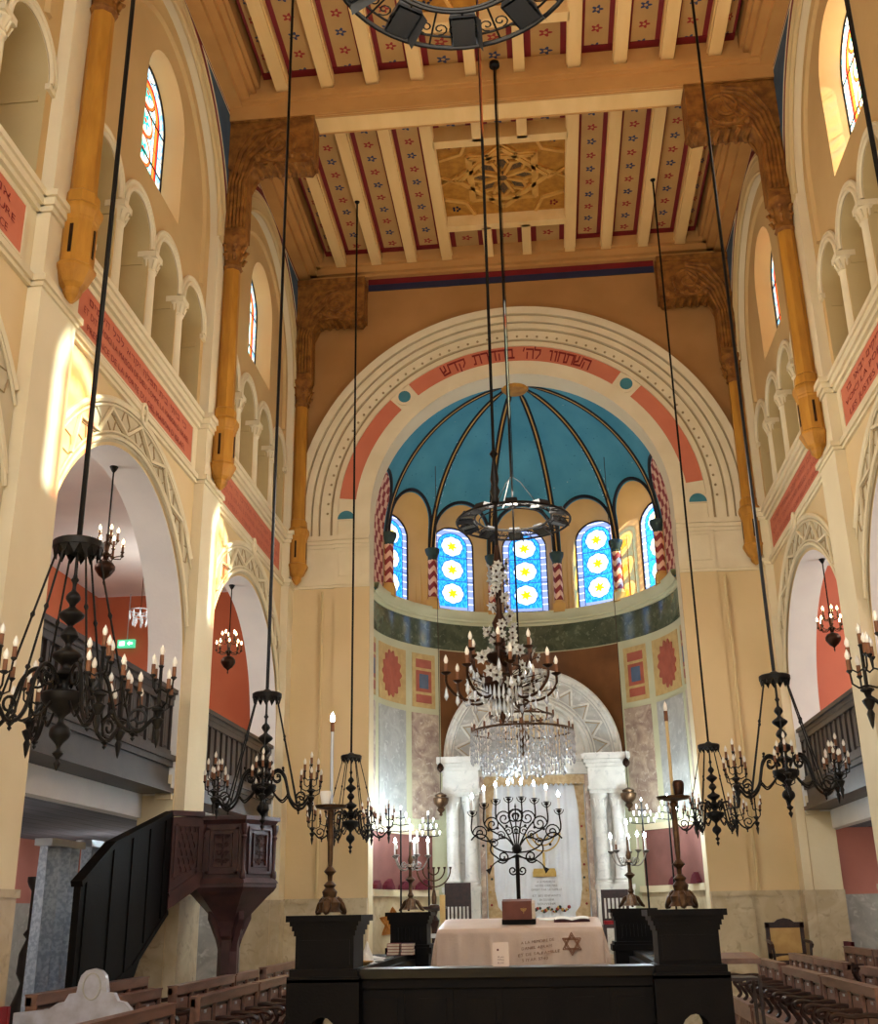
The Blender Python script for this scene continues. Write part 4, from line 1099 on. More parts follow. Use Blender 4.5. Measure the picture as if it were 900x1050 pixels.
for i, (s, k, lab) in enumerate(((-1, 1, 'small lit chandelier under the near left gallery arch'), (-1, 0, 'small lit chandelier under the far left gallery arch'), (1, 0, 'small lit chandelier under the right gallery arch'))):
    o = gc if i == 0 else copy_tree(gc)
    o.location = (s * 4.1, YB(k) + .15, 0); o.rotation_euler = (0, 0, .3 * i); tag(o, lab, 'chandelier', 'lit chandeliers under the gallery arches')

def crystal(m, p, L=.09, w=.018, mat=0):
    m.lathe([(.001, -L), (w, -L * .72), (w * .45, -L * .2), (.001, 0)], p, 6, mat, smooth=False)
def blossom(m, c, r, ax, mat=0, mat2=1):
    ax = Vector(ax).normalized(); a = ax.cross(Vector((0, 0, 1)));
    if a.length < .05: a = Vector((1, 0, 0))
    a.normalize(); b = ax.cross(a); c = Vector(c)
    for k in range(7):
        t = 2 * pi * k / 7; d = a * cos(t) + b * sin(t); e = ax.cross(d)
        m.add([c, c + d * r * .6 + e * r * .28 + ax * r * .2, c + d * r + ax * r * .3, c + d * r * .6 - e * r * .28 + ax * r * .2, c - ax * r * .05 + d * r * .55], [(0, 1, 2, 3), (0, 4, 2, 1), (0, 3, 2, 4)], mat)
    m.sphere(c + ax * r * .15, r * .22, 6, 4, mat2)
# flowered chandelier
o = thing('flower_chandelier', 'dark bronze chandelier with white glass flowers, candle bulbs and crystal drops', 'chandelier', (0, -10.0, 0))
rod = MB().tube([(0, 0, 3.2), (0, 0, 12.42)], .012, 6).lathe([(.012, 4.18), (.03, 4.2), (.022, 4.24), (.035, 4.28), (.02, 4.32), (.03, 4.36), (.012, 4.5)], (0, 0, 0), 10).lathe([(.012, 4.52), (.03, 4.55), (.012, 4.58)], (0, 0, 0), 8)
rod.build('rod', M['steel'], o)
MB().lathe([(.002, 2.74), (.02, 2.78), (.012, 2.82), (.05, 2.88), (.10, 2.93), (.13, 2.98), (.12, 3.02), (.05, 3.05), (.04, 3.1), (.09, 3.14), (.10, 3.17), (.04, 3.2), (.025, 3.3), (.05, 3.38), (.02, 3.44), (.018, 3.7), (.05, 3.74), (.03, 3.78), (.012, 3.9)], (0, 0, 0), 16).build('stem', M['bronze'], o)
random.seed(11)
for n, r, z, ph in ((8, .35, 3.06, .2), (6, .21, 3.2, .5)):
    for k in range(n):
        a = 2 * pi * k / n + ph; P = lambda q, h: (q * cos(a), q * sin(a), h)
        m = MB().tube(sm([P(.04, z - .06), P(r * .4, z - .17), P(r * .75, z - .16), P(r * .98, z - .08), P(r, z)]), .009, 6).lathe([(.006, z - .02), (.03, z - .005), (.034, z)], P(r, 0), 9)
        ar_ = m.build('arm', M['bronze'], o)
        mesh_obj('candle', CAN_OFF, ar_, P(r, z))
        cr_ = MB()
        for j in range(3):
            q = r * (.6 + .2 * j); crystal(cr_, P(q, z - .15 + .03 * j), random.uniform(.06, .10), .015)
        cr_.build('crystal_drops', M['crystal'], ar_)
for k in range(60):
    h = 2.95 + .85 * random.random() ** 1.6; a = random.uniform(0, 2 * pi); r = .05 + max(0, (3.45 - h)) * random.uniform(.25, .66)
    m = MB(); blossom(m, (r * cos(a), r * sin(a), h), random.uniform(.034, .05), (cos(a), sin(a), random.uniform(-.5, .4)))
    m.tube([(r * cos(a), r * sin(a), h), (r * .5 * cos(a), r * .5 * sin(a), h - .04), (.01 * cos(a), .01 * sin(a), h - .02)], .003, 4, 1)
    m.build('glass_flower', [M['petal'], M['bronze']], o)
cr_ = MB()
for k in range(26):
    a = 2 * pi * k / 26; crystal(cr_, (.12 * cos(a), .12 * sin(a), 2.97), .10, .012)
for k in range(14):
    a = 2 * pi * k / 14; crystal(cr_, (.06 * cos(a), .06 * sin(a), 2.9), .11, .014)
cr_.build('crystal_fringe', M['crystal'], o)
# crystal chandelier nearer the apse
o = thing('crystal_chandelier', 'wide crystal chandelier with a hanging skirt of glass drops before the ark', 'chandelier', (0, -4.9, 0))
MB().tube([(0, 0, 3.5), (0, 0, 12.42)], .012, 6).lathe([(.012, 12.34), (.07, 12.36), (.07, 12.42)], (0, 0, 0), 10).build('rod', M['steel'], o)
MB().lathe([(.002, 3.2), (.04, 3.26), (.03, 3.34), (.08, 3.4), (.05, 3.46), (.02, 3.5), (.03, 3.7), (.07, 3.75), (.03, 3.8), (.015, 4.05)], (0, 0, 0), 14).build('stem', M['brass'], o)
rg = MB()
for r, z in ((.54, 3.46), (.34, 3.62)):
    rg.tube([(r * cos(t), r * sin(t), z) for t in [i * 2 * pi / 40 for i in range(40)]], .012, 6, closed=True)
    for k in range(6):
        a = 2 * pi * k / 6; rg.tube([(.03 * cos(a), .03 * sin(a), z + .06), (r * .5 * cos(a), r * .5 * sin(a), z + .08), (r * cos(a), r * sin(a), z)], .008, 5)
rg.build('ring_frame', M['brass'], o)
for n, r, z in ((16, .54, 3.47), (10, .34, 3.63)):
    for k in range(n):
        a = 2 * pi * k / n; mesh_obj('candle', CAN_OFF, o, (r * cos(a), r * sin(a), z))
random.seed(5)
for nm_, n, r, z, L in (('crystal_skirt', 60, .55, 3.45, .26), ('crystal_skirt', 46, .44, 3.40, .32), ('crystal_skirt', 34, .33, 3.6, .3), ('crystal_skirt', 26, .22, 3.36, .32)):
    m = MB()
    for k in range(n):
        a = 2 * pi * k / n; x, y = r * cos(a), r * sin(a); h = z
        while h > z - L - random.uniform(0, .06):
            l = random.uniform(.05, .09); crystal(m, (x, y, h), l, random.uniform(.009, .016)); h -= l + .004
    m.build(nm_, M['crystal'], o)['kind'] = 'stuff'

def flood_hoop(lab, loc):
    o = thing('spotlight_hoop', lab, 'light fixture', loc, 0, 'iron hoops carrying floodlights')
    m = MB(); ringp = lambda r, z, n=48: [(r * cos(2 * pi * i / n), r * sin(2 * pi * i / n), z) for i in range(n)]
    for r, z, t in ((.65, 0, .014), (.60, .03, .007), (.44, .05, .012), (.39, .02, .008)): m.tube(ringp(r, z), t, 6, closed=True)
    for k in range(20):
        a = 2 * pi * k / 20; P = lambda q, h: (q * cos(a), q * sin(a), h)
        m.tube([P(.44, .05), P(.65, 0)], .006, 5)
        t = Vector((-sin(a), cos(a), 0))
        for sg in (-1, 1):
            m.tube([Vector(P(.54 + x, .025)) + t * (.04 * sg + z * sg) for x, z in spiral(0, 0, .045, .01, 0, 1.2, 12)], .005, 4)
    m.build('filigree_ring', M['iron'], o)
    sp = MB()
    for k in range(3):
        a = 2 * pi * k / 3 + .3; sp.tube([(.44 * cos(a), .44 * sin(a), .05), (.1 * cos(a), .1 * sin(a), .5), (.02 * cos(a), .02 * sin(a), .55), (.02 * cos(a), .02 * sin(a), 12.42 - loc[2])], .005, 5)
    sp.build('suspension_wires', M['steel'], o)
    for k in range(10):
        a = 2 * pi * (k + .5) / 10; ca, sa = cos(a), sin(a)
        P = lambda r, t, h: (r * ca - t * sa, r * sa + t * ca, h)
        f = MB(); w = .075
        top = [P(.46, -w * .8, .09), P(.46, w * .8, .09), P(.60, w * .8, .075), P(.60, -w * .8, .075)]
        bot = [P(.46, -w, .03), P(.46, w, .03), P(.64, w, -.005), P(.64, -w, -.005)]
        f.add(top + bot, [(0, 1, 2, 3), (0, 4, 5, 1), (1, 5, 6, 2), (2, 6, 7, 3), (3, 7, 4, 0)], 0)
        f.add([P(.47, -w * .85, .024), P(.47, w * .85, .024), P(.63, w * .85, -.006), P(.63, -w * .85, -.006)], [(0, 1, 2, 3)], 1)
        f.add([P(.46, -w * 1.35, .0), P(.46, -w, .03), P(.64, -w, -.005), P(.64, -w * 1.35, -.05)], [(0, 1, 2, 3)], 0)
        f.build('floodlight', [M['alu_floods'], M['flood_glass']], o)
    return o
flood_hoop('black iron hoop of floodlights above the crystal chandelier before the apse', (0, -4.9, 5.85))
flood_hoop('large black iron hoop of floodlights cut by the top of the photo', (0, -12.6, 6.2))

# standing lights -------------------------------------------------
def tall_candlestick(x, lab, lit):
    o = thing('tall_candlestick', lab, 'candlestick', (x, -7.95, 1.645), 0, 'tall candlesticks on the front pedestals')
    b = MB()
    for k in range(3):
        a = 2 * pi * k / 3 + .5
        b.tube([(.05 * cos(a), .05 * sin(a), .12), (.09 * cos(a), .09 * sin(a), .07), (.12 * cos(a), .12 * sin(a), .02), (.135 * cos(a), .135 * sin(a), .012)], [.03, .035, .025, .012], 7)
        b.sphere((.075 * cos(a), .075 * sin(a), .1), .03, 7, 5)
    b.lathe([(.10, .02), (.08, .05), (.085, .09), (.05, .13), (.06, .17), (.035, .2)], (0, 0, 0), 12)
    b.build('tripod_foot', M['brass'], o)
    MB().lathe([(.035, .2), (.05, .22), (.018, .25), (.02, .29), (.05, .32), (.016, .36), (.02, .40), (.024, .55), (.019, .74), (.03, .76), (.02, .79)], (0, 0, 0), 14).build('stem', M['brass'], o)
    MB().lathe([(.03, .785), (.12, .80), (.13, .82), (.11, .815), (.02, .81)], (0, 0, 0), 18).build('drip_pan', M['brass'], o)
    MB().lathe([(.013, .81), (.013, 1.40)], (0, 0, 0), 9).build('candle_tube', M['white_metal'] if lit else M['beige'], o)
    MB().lathe([(.016, 1.40), (.016, 1.48)], (0, 0, 0), 9).build('socket', M['candle'], o)
    MB().lathe([(.01, 1.48), (.018, 1.50), (.015, 1.53), (.001, 1.56)], (0, 0, 0), 9).build('bulb', M['bulb_cool'] if lit else M['bulb_off'], o)
    return o
tall_candlestick(-1.47, 'tall brass candlestick with one lit bulb on the left front pedestal', True)
tall_candlestick(1.21, 'tall brass candlestick with an unlit bulb on the right front pedestal', False)
tag(MB().lathe([(.03, 0), (.045, .08), (.042, .1)], (0, 0, 0), 12).lathe([(.026, .005), (.04, .095)], (0, 0, 0), 12).build('paper_cup', M['paper'], None, (-1.51, -7.98, 2.473), (0, .0, 0)), 'small white cup on the drip pan of the left tall candlestick', 'cup')
tag(MB().lathe([(.035, 0), (.045, .08), (.04, .1), (.03, .11)], (0, 0, 0), 12).build('dark_cup', M['bronze'], None, (1.255, -7.98, 2.473)), 'small dark cup on the drip pan of the right tall candlestick', 'cup')

def candelabrum(x, y, z, lab, mat):
    o = thing('candelabrum', lab, 'candelabrum', (x, y, z), 0, 'branched candelabra on the rear pedestals')
    b = MB()
    for k in range(3):
        a = 2 * pi * k / 3 + .5
        b.tube([(.03 * cos(a), .03 * sin(a), .12), (.08 * cos(a), .08 * sin(a), .10), (.13 * cos(a), .13 * sin(a), .03), (.16 * cos(a), .16 * sin(a), .014)], [.02, .022, .02, .012], 7)
    b.lathe([(.10, .02), (.06, .06), (.05, .12), (.02, .15)], (0, 0, 0), 12)
    b.build('tripod_foot', mat, o)
    MB().lathe([(.02, .14), (.035, .17), (.02, .2), (.02, .3), (.06, .34), (.02, .37), (.018, .44), (.05, .47), (.02, .5), (.03, .54), (.015, .6), (.012, .74)], (0, 0, 0), 12).build('stem', mat, o)
    mesh_obj('candle', CAN_COOL, o, (0, 0, .74))
    for n, r, z0 in ((5, .2, .6), ):
        for k in range(n):
            a = 2 * pi * k / n + .2; P = lambda q, h: (q * cos(a), q * sin(a), h)
            m = MB().tube(sm([P(.015, .5), P(.06, .44), P(.13, .45), P(.18, .52), P(r, .58)]), .008, 6).tube([P(.09 + u, .50 + w) for u, w in spiral(0, 0, .04, .008, 3, 1.3, 14)], .005, 5)
            m.lathe([(.006, .56), (.035, .585), (.037, .595), (.012, .6)], P(r, 0), 10)
            ar_ = m.build('branch', M['silver'], o)
            mesh_obj('candle', CAN_COOL if k != 3 else CAN_OFF, ar_, P(r, .6))
    return o
candelabrum(-1.33, -4.0, 1.665, 'lit silver and brass branched candelabrum on the left rear pedestal', M['brass'])
candelabrum(1.09, -4.0, 1.665, 'lit branched candelabrum on the right rear pedestal', M['brass'])

# large wrought menorah stand
o = thing('wrought_candelabrum', 'tall wrought iron fan candelabrum with eight lit bulbs behind the table', 'candelabrum', (-.12, -4.45, .6))
MB().lathe([(.16, 0), (.16, .02), (.05, .05), (.02, .1), (.022, 1.6), (.03, 1.62)], (0, 0, 0), 10).build('post', M['steel'], o)
m = MB(); Y0 = 0
def T(pts, r=.009): m.tube(sm([(x, Y0, z) for x, z in pts], 5) if len(pts) < 8 and len(pts) > 2 else [(x, Y0, z) for x, z in pts], r, 6)
m.sphere((0, 0, 1.68), .055, 8, 6); T([(0, 1.6), (0, 2.12)], .008); m.lathe([(.001, 2.16), (.012, 2.12), (.001, 2.1)], (0, 0, 0), 6)
for s in (-1, 1):
    T([(s * x, 1.46 + z) for x, z in [(0, -.02)] + [(.05 + a, .0 + b) for a, b in spiral(0, 0, .05, .012, pi, 1.3, 16)]])
    for i, (ex, zc, zz) in enumerate(((.07, 2.04, 2.22), (.21, 2.02, 2.20), (.34, 1.96, 2.16), (.47, 1.87, 2.08))):
        T([(0, 1.66), (s * ex * .25, 1.74 + .02 * i), (s * ex * .6, zc - .14 + .01 * i), (s * ex, zc - .02), (s * ex, zz - .03)])
        T([(s * (ex + x) - s * .085, zc - .02 + z) for x, z in spiral(0, 0, .085, .012, 0, 1.7, 24)], .008)
        T([(s * (ex * .62 + x) - s * .05, zc - .17 + .015 * i + z) for x, z in spiral(0, 0, .05, .01, .4, 1.5, 18)], .006)
        T([(s * (ex + .0), zz - .06), (s * (ex + .04), zz - .03), (s * (ex + .05), zz)], .005); T([(s * ex, zz - .06), (s * (ex - .04), zz - .03), (s * (ex - .05), zz)], .005)
    T([(s * x, z) for x, z in ((0, 1.64), (.15, 1.66), (.26, 1.72), (.33, 1.82), (.42, 1.84), (.49, 1.78))])
    T([(s * x, z) for x, z in ((0, 1.62), (.14, 1.56), (.22, 1.60), (.28, 1.66), (.27, 1.74))])
    T([(s * (.15 + x), 1.60 + z) for x, z in spiral(0, 0, .07, .012, -.5, -1.5, 20)])
    T([(s * x, z) for x, z in ((.0, 1.6), (.2, 1.56), (.28, 1.50), (.3, 1.46))], .007); m.prism([(s * .3, 1.42), (s * .34, 1.47), (s * .27, 1.5)], lambda a, b, d: (a, d, b), -.006, .006)
    for x, z in ((.13, 1.8), (.25, 1.76), (.36, 1.72), (.2, 1.9), (.3, 1.88), (.1, 1.92)): m.sphere((s * x, 0, z), .016, 6, 4)
m.build('scrolled_fan', M['steel'], o)
for s in (-1, 1):
    for ex, zz in ((.07, 2.22), (.21, 2.20), (.34, 2.16), (.47, 2.08)):
        h = MB().lathe([(.006, -.04), (.03, -.015), (.012, -.005), (.035, .0), (.036, .006)], (s * ex, 0, zz), 9).build('candle_cup', M['steel'], o)
        mesh_obj('candle', CAN_COOL, h, (s * ex, 0, zz + .005))

# small seven-branched menorah on a stand
o = thing('turned_stand', 'dark turned wooden stand left of the ark', 'stand', (-1.38, -1.0, .55))
MB().lathe([(.14, 0), (.14, .03), (.05, .08), (.04, .2), (.07, .3), (.035, .4), (.04, .9), (.07, 1.0), (.03, 1.06), (.05, 1.12), (.17, 1.15), (.17, 1.18)], (0, 0, 0), 14).build('turned_post', M['walnut'], o)
o = thing('menorah', 'small brass seven-branched menorah on the dark turned stand', 'menorah', (-1.38, -1.0, 1.73))
m = MB().lathe([(.07, 0), (.07, .015), (.03, .03), (.035, .12), (.02, .2), (.012, .22), (.012, .5)], (0, 0, 0), 12)
m.build('stem', M['brass'], o)
for r in (.07, .15, .23):
    MB().tube([(x, 0, z) for x, z in arc(0, .48, r, 180, 360, 18)], .01, 6).build('branch', M['brass'], o)
for x in (-.23, -.15, -.07, 0, .07, .15, .23):
    MB().lathe([(.008, .47), (.02, .5), (.02, .51)], (x, 0, 0), 8).build('candle_cup', M['brass'], o)

# tiered stands of small lit bulbs against the apse wall
def bulb_rack(x, y, z0, lab):
    o = thing('tiered_candelabrum', lab, 'candelabrum', (x, y, 1.0), 0, 'lit tiered stands in the apse')
    h = z0 - 1.0
    MB().lathe([(.14, 0), (.14, .03), (.03, .06), (.016, .12), (.012, h + .3)], (0, 0, 0), 10).build('pole', M['steel'], o)
    for i, (n, w) in enumerate(((5, .18), (4, .13), (3, .08), (1, 0))):
        z = h + .1 * i
        m = MB()
        if n > 1: m.tube([(-w, 0, z), (0, 0, z - .02), (w, 0, z)], .007, 5)
        m.sphere((0, 0, z), .016, 6, 4); t = m.build('tier_bar', M['steel'], o)
        for k in range(n):
            mesh_obj('candle', CAN_SMALL, t, (-w + 2 * w * k / max(1, n - 1) if n > 1 else 0, 0, z))
CAN_SMALL = candle_mb(.03, .009, .045).mesh('candle_bulb', [M['paper'], M['bulb_cool']])
bulb_rack(-2.08, .85, 2.86, 'tiered stand of small lit bulbs left of the ark, nearest the arch')
bulb_rack(-1.66, .95, 2.78, 'tiered stand of small lit bulbs left of the ark, nearest the columns')
bulb_rack(1.66, .95, 2.9, 'tiered stand of small lit bulbs right of the ark, nearest the columns')
bulb_rack(2.05, .85, 2.95, 'tiered stand of small lit bulbs right of the ark, nearest the arch')
o = thing('glass_chandelier', 'small faint glass chandelier hanging deep in the left gallery', 'chandelier', (-5.6, -1.6, 0))
MB().tube([(0, 0, 5.9), (0, 0, 6.62)], .006, 5).lathe([(.01, 5.85), (.03, 5.9), (.012, 5.95)], (0, 0, 0), 8).build('rod', M['brass'], o)
m = MB()
for n, r, z in ((10, .16, 5.9), (7, .1, 5.8)):
    for k in range(n): crystal(m, (r * cos(2 * pi * k / n), r * sin(2 * pi * k / n), z), .14, .02)
m.tube([(.16 * cos(t), .16 * sin(t), 5.9) for t in [i * pi / 10 for i in range(20)]], .008, 5, closed=True).tube([(.1 * cos(t), .1 * sin(t), 5.8) for t in [i * pi / 10 for i in range(20)]], .008, 5, closed=True).tube([(-.16, 0, 5.9), (0, 0, 5.86), (.16, 0, 5.9)], .006, 5).tube([(-.1, 0, 5.8), (0, 0, 5.87), (.1, 0, 5.8)], .006, 5)
m.build('crystal_rings', M['crystal'], o)
# ------------------------------------------------------------------ bimah (raised reading platform)
bi = thing('bimah', 'black-brown wooden reading platform enclosure with four corner pedestals', 'platform', (-.125, -6.0, 0))
MB().box(-1.12, -1.85, 0, 1.12, 2.1, .58).build('platform_floor', M['ebony'], bi)
f = MB().box(-1.15, -2.06, .0, 1.15, -1.9, 1.20)
for i in range(6):
    x0 = -1.08 + i * .36
    f.box(x0 + .03, -2.075, .66, x0 + .33, -2.05, 1.12); f.box(x0 + .08, -2.09, .72, x0 + .28, -2.07, 1.06)
    f.prism([(x0 + .06, .1), (x0 + .30, .1), (x0 + .30, .4)] + [(x0 + .18 + .12 * cos(t), .4 + .12 * sin(t)) for t in (.4, .9, 1.57, 2.2, 2.7)] + [(x0 + .06, .4)], lambda a, b, d: (a, d, b), -2.075, -2.05)
f.box(-1.15, -2.09, 1.13, 1.15, -1.88, 1.2); f.box(-1.15, -2.1, .56, 1.15, -1.88, .63)
f.build('front_parapet', M['ebony'], bi)
MB().box(-1.12, -2.13, 1.20, 1.12, -1.84, 1.235).box(-1.12, -2.15, 1.235, 1.12, -1.82, 1.265).build('parapet_cap', M['cap_gloss'], bi)
for s in (-1, 1):
    MB().box(s * 1.22, -1.7, 1.02, s * 1.56, 1.75, 1.19).box(s * 1.13, -1.7, 0, s * 1.2, 1.75, 1.19).box(s * 1.18, -1.75, 1.19, s * 1.6, 1.8, 1.24).build('side_counter', M['ebony'], bi)
def pedestal(cx, cy, wx, wy, name):
    m = MB(); hx, hy = wx / 2, wy / 2
    # lower block with an arched opening
    poly = [(-hx - .02, 0), (-.11, 0), (-.11, .76)] + [(.11 * cos(t), .81 + .14 * sin(t)) for t in (2.7, 2.3, 1.9, 1.57, 1.2, .8, .4)] + [(.11, .76), (.11, 0), (hx + .02, 0), (hx + .02, 1.2), (-hx - .02, 1.2)]
    m.prism(poly, lambda a, b, d: (cx + a, cy + d, b), -hy - .02, hy + .02)
    for z0, z1, t in ((1.18, 1.22, .05), (1.22, 1.27, .035), (1.27, 1.5, .0), (1.5, 1.535, .012), (1.535, 1.57, .025), (1.57, 1.60, .04), (1.60, 1.645, .065)):
        m.box(cx - hx - t + .03, cy - hy - t + .03, z0, cx + hx + t - .03, cy + hy + t - .03, z1)
    m.box(cx - hx + .06, cy - hy + .02, 1.3, cx + hx - .06, cy + hy - .02, 1.47)
    return m.build(name, M['ebony'], bi)
pedestal(-1.335, -1.95, .5, .5, 'front_pedestal'); pedestal(1.335, -1.95, .5, .5, 'front_pedestal')
def rear_ped(cx, cy):
    m = MB()
    for z0, z1, h in ((0, 1.24, .22), (1.24, 1.3, .25), (1.3, 1.33, .23), (1.33, 1.54, .2), (1.54, 1.58, .215), (1.58, 1.62, .23), (1.62, 1.66, .25)): m.box(cx - h, cy - h, z0, cx + h, cy + h, z1)
    m.box(cx - .14, cy - .21, 1.36, cx + .14, cy + .21, 1.51)
    for i in range(7): m.box(cx - .13 + .04 * i, cy - .225, 1.38, cx - .11 + .04 * i, cy - .2, 1.5)
    m.build('rear_pedestal', M['ebony'], bi)
rear_ped(-1.205, 2.0); rear_ped(1.215, 2.0)

# table with cloth
tb = thing('reading_table', 'table with tan wooden legs under the champagne cloth on the platform', 'table', (-.09, -5.15, .58))
MB().box(-.74, -.40, -.015, .74, .40, .015).build('tabletop', M['cane'], tb, (0, 0, .935), (.1, 0, 0))
for x in (-.68, .68):
    for y in (-.34, .34): MB().box(x - .03, y - .03, 0, x + .03, y + .03, .915 + .1 * y).build('leg', M['cane'], tb)
tc = thing('table_cloth', 'champagne cloth with brown embroidery and star draped over the reading table', 'tablecloth', (-.09, -5.15, 1.53)); tc.rotation_euler = (.1, 0, 0)
m = MB()
rip = lambda t: .012 * sin(t * 19) + .008 * sin(t * 43 + 1)
def clothpt(a, b):
    # a, b in metres over the cloth; beyond the table it hangs
    hx, hy = .765, .43
    x = max(-hx, min(hx, a)); y = max(-hy, min(hy, b)); ox, oy = abs(a) - hx, abs(b) - hy
    z = .012; sx = 1 if a > 0 else -1; sy = 1 if b > 0 else -1
    if ox > 0: z -= ox * .96; x += sx * (.02 + ox * .16 + rip(b * 1.3) * min(1, ox * 6))
    if oy > 0: z -= oy * .98; y += sy * (.015 + oy * .1 + rip(a) * min(1, oy * 6))
    if ox > 0 and oy > 0: z += min(ox, oy) * .96
    return (x, y, z)
m.grid(90, 60, lambda s, t: clothpt(-1.12 + 2.24 * s, -.80 + 1.60 * t))
m.build('cloth', M['cloth'], tc)
em = MB()
fp = lambda a, b: (a, -.455 - (-.02 - b) * .1 + rip(a) * min(1, -b * 6) - .02, b)
for i, (t_, w_) in enumerate((('A LA MEMOIRE DE', .32), ('DANIEL ABRAM', .29), ('ET DE SA FAMILLE', .40), ('5 IYAR 5740', .25))):
    write(em, t_, lambda a, b: fp(.17 + a - .01 * i + .03 * (i == 2), -.115 - i * .052 + b + a * .1), .036, width=w_)
def bar2(p, q): em.bar(fp(*p), fp(*q), .008, .006, up=(0, 1, 0))
for o_ in (90, 270):
    P3 = [(.49 + .1 * cos(R(o_ + 120 * i)), -.13 + .1 * sin(R(o_ + 120 * i))) for i in range(3)]
    P4 = [(.49 + .078 * cos(R(o_ + 120 * i)), -.13 + .078 * sin(R(o_ + 120 * i))) for i in range(3)]
    for Q in (P3, P4):
        for i in range(3): bar2(Q[i], Q[(i + 1) % 3])
em.build('embroidery', M['thread_brown'], tc)
bx = thing('wooden_box', 'reddish brown box with gold emblem standing on the table cloth', 'box', (-.10, -5.2, 1.54)); bx.rotation_euler = (.1, 0, 0)
MB().box(-.165, -.12, 0, .165, .12, .045).build('dark_base', M['ebony'], bx)
MB().box(-.16, -.11, .045, .13, .11, .215).box(.13, -.105, .05, .16, .105, .2, 1).build('box_body', [M['box_wood'], M['pages']], bx)
e = MB(); c0 = (.05, -.113, .13)
for k in range(3): e.tube([(c0[0] + x, -.113, c0[2] + z) for x, z in arc(0, .02, .012 + .008 * k, 180, 360, 10)], .0025, 4)
e.bar((.05, -.113, .1), (.05, -.113, .155), .004, .004); e.build('gold_emblem', M['gold_thread'], bx)
ob = thing('open_book', 'open white book lying on the right of the table cloth', 'book', (.42, -5.05, 1.554)); ob.rotation_euler = (.1, 0, 0)
for s in (-1, 1): MB().grid(6, 2, lambda a, b: (s * a * .17, -.12 + .24 * b, .012 + .02 * sin(a * 2.6))).grid(1, 1, lambda a, b: (s * a * .175, -.125 + .25 * b, .003)).build('page_block', M['paper'], ob)
MB().box(-.178, -.127, 0, .178, .127, .004).build('cover', M['wine'], ob)
pm = MB(); pm.box(0, 0, 0, .2, .15, .003); tag(pm.build('paper_sheet', M['paper'], None, (.1, -5.0, 1.559), (.1, 0, .1)), 'white paper sheet lying on the table between box and book', 'paper')
M['notice'] = mottled('off_white_card', (222, 204, 194), (214, 196, 186), 4, .3, bump=0)
nc = thing('notice_card', 'white framed notice card standing on the parapet in front of the table', 'sign', (-.16, -7.98, 1.266))
MB().box(-.06, -.004, 0, .06, .004, .165).box(-.05, 0, 0, .05, .06, .004).build('card', M['notice'], nc)
q = MB()
for i in range(3): write(q, ('Avis', 'Office', 'du soir')[i], lambda a, b: (a, -.0055, .06 - i * .02 + b), .018, width=.05)
q.box(-.028, -.0058, .108, -.014, -.004, .122); q.build('printing', M['wine'], nc)
def book_stack(x, y, n, lab, mats):
    for i in range(n):
        b = MB(); w, d, h = .125, .17, .028
        b.box(-w / 2, -d / 2, 0, w / 2, d / 2, .003); b.box(-w / 2, -d / 2, h - .003, w / 2, d / 2, h); b.box(-w / 2, -d / 2, 0, -w / 2 + .004, d / 2, h)
        o = thing('prayer_book', lab % ('bottom', 'second', 'third', 'top')[i if i < n - 1 else 3], 'book', (x + .004 * (i % 2), y, 1.241 + i * .0285), .03 * (i % 3 - 1), 'prayer books stacked on the left counter')
        b.build('cover', M[mats[i % len(mats)]], o); MB().box(-w / 2 + .004, -d / 2 + .004, .003, w / 2 - .003, d / 2 - .004, h - .003).build('page_block', M['pages'], o)
book_stack(-1.44, -4.55, 4, '%s red book of the left stack on the counter by the rear pedestal', ['pinkbook'])
book_stack(-1.295, -4.55, 4, '%s book of the right, plum-topped stack on the counter by the rear pedestal', ['pinkbook', 'purplebook'])
def crumple(name, lab, cat, loc, w, d, h, seed):
    random.seed(seed); ph = [random.uniform(0, 6) for _ in range(6)]
    def fn(a, b):
        x, y = a * 2 - 1, b * 2 - 1; r = min(1, sqrt(x * x + y * y)); s = max(0, 1 - r * r)
        return (x * w * (1 + .1 * sin(3 * y + ph[0])), y * d * (1 + .1 * sin(3 * x + ph[1])), max(.002, h * s * (.7 + .25 * sin(5 * x + ph[2]) + .2 * sin(6 * y + ph[3]) + .1 * sin(11 * x + 7 * y + ph[4]))))
    m = MB().grid(22, 22, fn)
    tag(m.build(name, M['paper'], None, loc), lab, cat)
crumple('white_cloth', 'crumpled white cloth heaped on the left platform counter', 'cloth', (-1.42, -6.55, 1.241), .09, .12, .16, 2)
crumple('white_shawl', 'folded white shawl heaped on the right platform counter', 'cloth', (1.2, -6.4, 1.241), .1, .16, .17, 4)
tag(MB().lathe([(.08, 0), (.13, .03), (.14, .035), (.12, .02), (.02, .012)], (0, 0, 0), 18).build('shallow_dish', M['cane'], None, (-1.42, -6.95, 1.241)), 'shallow tan dish on the left platform counter', 'dish')
for i, (x, y, rz, lab) in enumerate(((-1.45, -5.9, .2, 'loose white sheet on the left counter beside the white cloth'), (-1.47, -5.35, -.15, 'loose white sheet on the left counter by the stacked books'), (1.24, -5.8, .3, 'loose white sheet on the right counter behind the shawl'), (1.20, -7.05, -.2, 'loose white sheet on the right counter nearest the front pedestal'))):
    m = MB().grid(8, 2, lambda a, b: (-.11 + .22 * a, -.16 + .32 * b, .003 + .016 * (a - .5) ** 2 * 4)).box(-.1, -.15, 0, .1, .15, .002)
    tag(m.build('paper_sheet', M['paper'], None, (x, y, 1.241), (0, 0, rz)), lab, 'paper')
